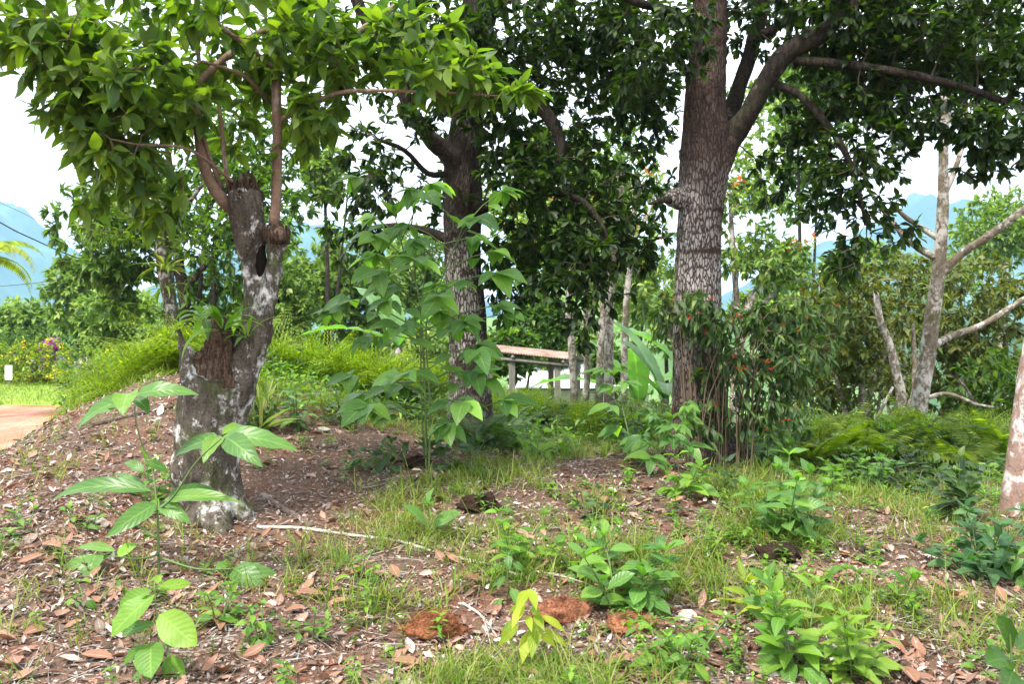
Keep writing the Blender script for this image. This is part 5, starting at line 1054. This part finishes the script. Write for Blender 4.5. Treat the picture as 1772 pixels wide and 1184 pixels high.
# larger grass on the crest and round the shrubs
mb = MB(); n = 5200; px = rng.uniform(-60, 1850, n); d = rng.uniform(10, 16.5, n); x = (px-886)/FPX*d; k = (fbm(np.stack([x*.8, d*.8, 0*x], -1), 3, 82) > -.25) & ((px > 420) | (d > 11.5)); x, d = x[k], d[k]; n = len(x); z = ground(x, d); nb = 9
pos = np.repeat(np.stack([x, d, z-.01], -1), nb, 0)+rng.normal(size=(n*nb, 3))*[.05, .05, 0]; a = rng.uniform(0, 6.28, n*nb); e = rng.uniform(.7, 1.5, n*nb); D = np.stack([np.cos(a)*np.cos(e), np.sin(a)*np.cos(e), np.sin(e)], -1)
leaves(mb, pos, D, np.array([0, 0, 1.])-D*.7, np.repeat(rng.uniform(.15, .48, n), nb)*rng.uniform(.6, 1.2, n*nb), rng.uniform(.005, .011, n*nb), rng.uniform(.4, 1.9, n*nb), .3, 4, 'blade')
tag(part('tall_grass', mb, L_GRASS), 'tall arching grass along the crest behind the trees', 'grass', kind='stuff')
# verge grass by the road
mb = MB(); n = 26000; x = rng.uniform(-26, -10.5, n); d = rng.uniform(22, 36, n); edge = np.interp(d, [4, 10, 18, 24, 27.4], [-5.9, -6.6, -9.6, -11.6, -13.2]); k = (d > 25.2) | (x > edge+.1); x, d = x[k], d[k]; n = len(x); z = ground(x, d)+.03
a = rng.uniform(0, 6.28, n); e = rng.uniform(.6, 1.4, n); D = np.stack([np.cos(a)*np.cos(e), np.sin(a)*np.cos(e), np.sin(e)], -1); leaves(mb, np.stack([x, d, z], -1), D, (0, 0, 1), rng.uniform(.1, .25, n), .03, .8, .2, 2, 'blade')
x2 = rng.uniform(0, 1, 7000); d2 = rng.uniform(8, 24, 7000); ed = np.interp(d2, [4, 10, 18, 24, 27.4], [-5.9, -6.6, -9.6, -11.6, -13.2]); x = ed+.05+x2*(.5+.07*d2); z = ground(x, d2); a = rng.uniform(0, 6.28, 7000); e = rng.uniform(.6, 1.4, 7000); D = np.stack([np.cos(a)*np.cos(e), np.sin(a)*np.cos(e), np.sin(e)], -1)
leaves(mb, np.stack([x, d2, z], -1), D, (0, 0, 1), rng.uniform(.08, .22, 7000), .02, .9, .2, 3, 'blade'); tag(part('verge_grass', mb, L_GRASS), 'short bright grass on the verge and lawn beside the dirt road', 'grass', kind='stuff')

# seedlings: nobody could count them
mb, sm = MB(), MB(); n = 3600; x, d, px = scatter(n, 4.1, 14, .72); nzv = fbm(np.stack([x*1.1, d*1.1, 0*x], -1), 3, 91); dens = .22+.6*sstep(500, 900, px)+.35*sstep(9.5, 11.5, d)
k = rng.uniform(0, 1, n) < dens*sstep(-.4, .5, nzv)*1.1; x, d = x[k], d[k]
for X, Y in zip(x, d):
    z = G(X, Y); h = rng.uniform(.03, .16); L_ = rng.uniform(.025, .085); nn = int(3+h*30); a0 = rng.uniform(0, 6.28); tip = np.array([X+rng.normal()*.02, Y+rng.normal()*.02, z+h]); b0 = np.array([X, Y, z-.01]); sm.tube([b0, tip], [.0018, .0012], 3, cap=False, step=0)
    f = np.repeat(np.linspace(.3, 1, nn), 2); a = a0+np.repeat(np.arange(nn)*PI/2, 2)+np.tile([0, PI], nn)+rng.normal(size=nn*2)*.3; e = rng.uniform(-.2, .6, nn*2)
    D = np.stack([np.cos(a)*np.cos(e), np.sin(a)*np.cos(e), np.sin(e)], -1); leaves(mb, b0+(tip-b0)*f[:, None], D, (0, 0, 1), L_*rng.uniform(.7, 1.2, nn*2), L_*rng.uniform(.35, .55), .5, .2, 3, 'ovate')
ob = multi('seedlings', [(mb, L_WEED), (sm, STEM_G)], None); tag(ob, 'small bright weed seedlings sprouting all over the litter', 'seedlings', kind='stuff')
# leafy ground cover on the crest
mb = MB(); n = 9000; px = rng.uniform(420, 1850, n); d = rng.uniform(9.6, 15, n); x = (px-886)/FPX*d; k = fbm(np.stack([x*.7, d*.7, 0*x], -1), 3, 95) > -.15; x, d = x[k], d[k]; n = len(x); z = ground(x, d)+rng.uniform(.02, .35, n)
a = rng.uniform(0, 6.28, n); D = np.stack([np.cos(a), np.sin(a), rng.normal(size=n)*.35], -1); leaves(mb, np.stack([x, d, z], -1), D, np.array([0, 0, 1.])+rng.normal(size=(n, 3))*.25, rng.uniform(.05, .12, n), rng.uniform(.025, .05, n), .6, .25, 3, 'ovate')
tag(part('undergrowth', mb, L_WEED), 'low leafy undergrowth along the crest behind the trees', 'undergrowth', kind='stuff')
# scrub on the slopes falling to the valley
mb = MB(); n = 42000; d = 16*(90/16.)**rng.uniform(0, 1, n); px = rng.uniform(100, 1850, n); x = (px-886)/FPX*d; H = .5+d*.025; z = ground(x, d)+rng.uniform(0, 1, n)**1.5*H*np.clip(1+fbm(np.stack([x*4/d*3, d*.35, 0*x], -1), 3, 97), 0.1, 2)
k = ~((px > 690) & (px < 1010) & (d > 16) & (d < 24)) & ~((px > 860) & (px < 1140) & (d > 24) & (d < 35)); x, d, z = x[k], d[k], z[k]; n = len(x)
D = unit(rng.normal(size=(n, 3))*[1, 1, .5]); leaves(mb, np.stack([x, d, z], -1), D, np.array([0, 0, 1.])+rng.normal(size=(n, 3))*.4, .009*d, .0042*d, .6, .2, 2, 'oval'); tag(part('scrub', mb, L_MID), 'mixed green scrub covering the ground beyond the crest', 'scrub', kind='stuff')

# ------------------------------------------------------------------ haze between here and the mountains
lo = min(min((o.matrix_world @ Vector(c)).z for c in o.bound_box) for o in bpy.data.objects if o.type == 'MESH' and o.parent is None)
hi = max(max(c[2]+o.location.z for c in o.bound_box) for o in bpy.data.objects if o.type == 'MESH' and o.parent is None)
hz = MB(); z0, z1 = lo-1, hi+4; hz.box([0, 2500, (z0+z1)/2], [8200, 5400, z1-z0]); m = bpy.data.materials.new('haze'); m.use_nodes = True; t = m.node_tree; t.nodes.clear()
o_ = t.nodes.new('ShaderNodeOutputMaterial'); v_ = t.nodes.new('ShaderNodeVolumePrincipled'); v_.inputs['Density'].default_value = HAZE; v_.inputs['Color'].default_value = (.42, .68, 1, 1); v_.inputs['Anisotropy'].default_value = .2
t.links.new(v_.outputs[0], o_.inputs['Volume']); tag(part('haze', hz, m, None, False), kind='stuff')
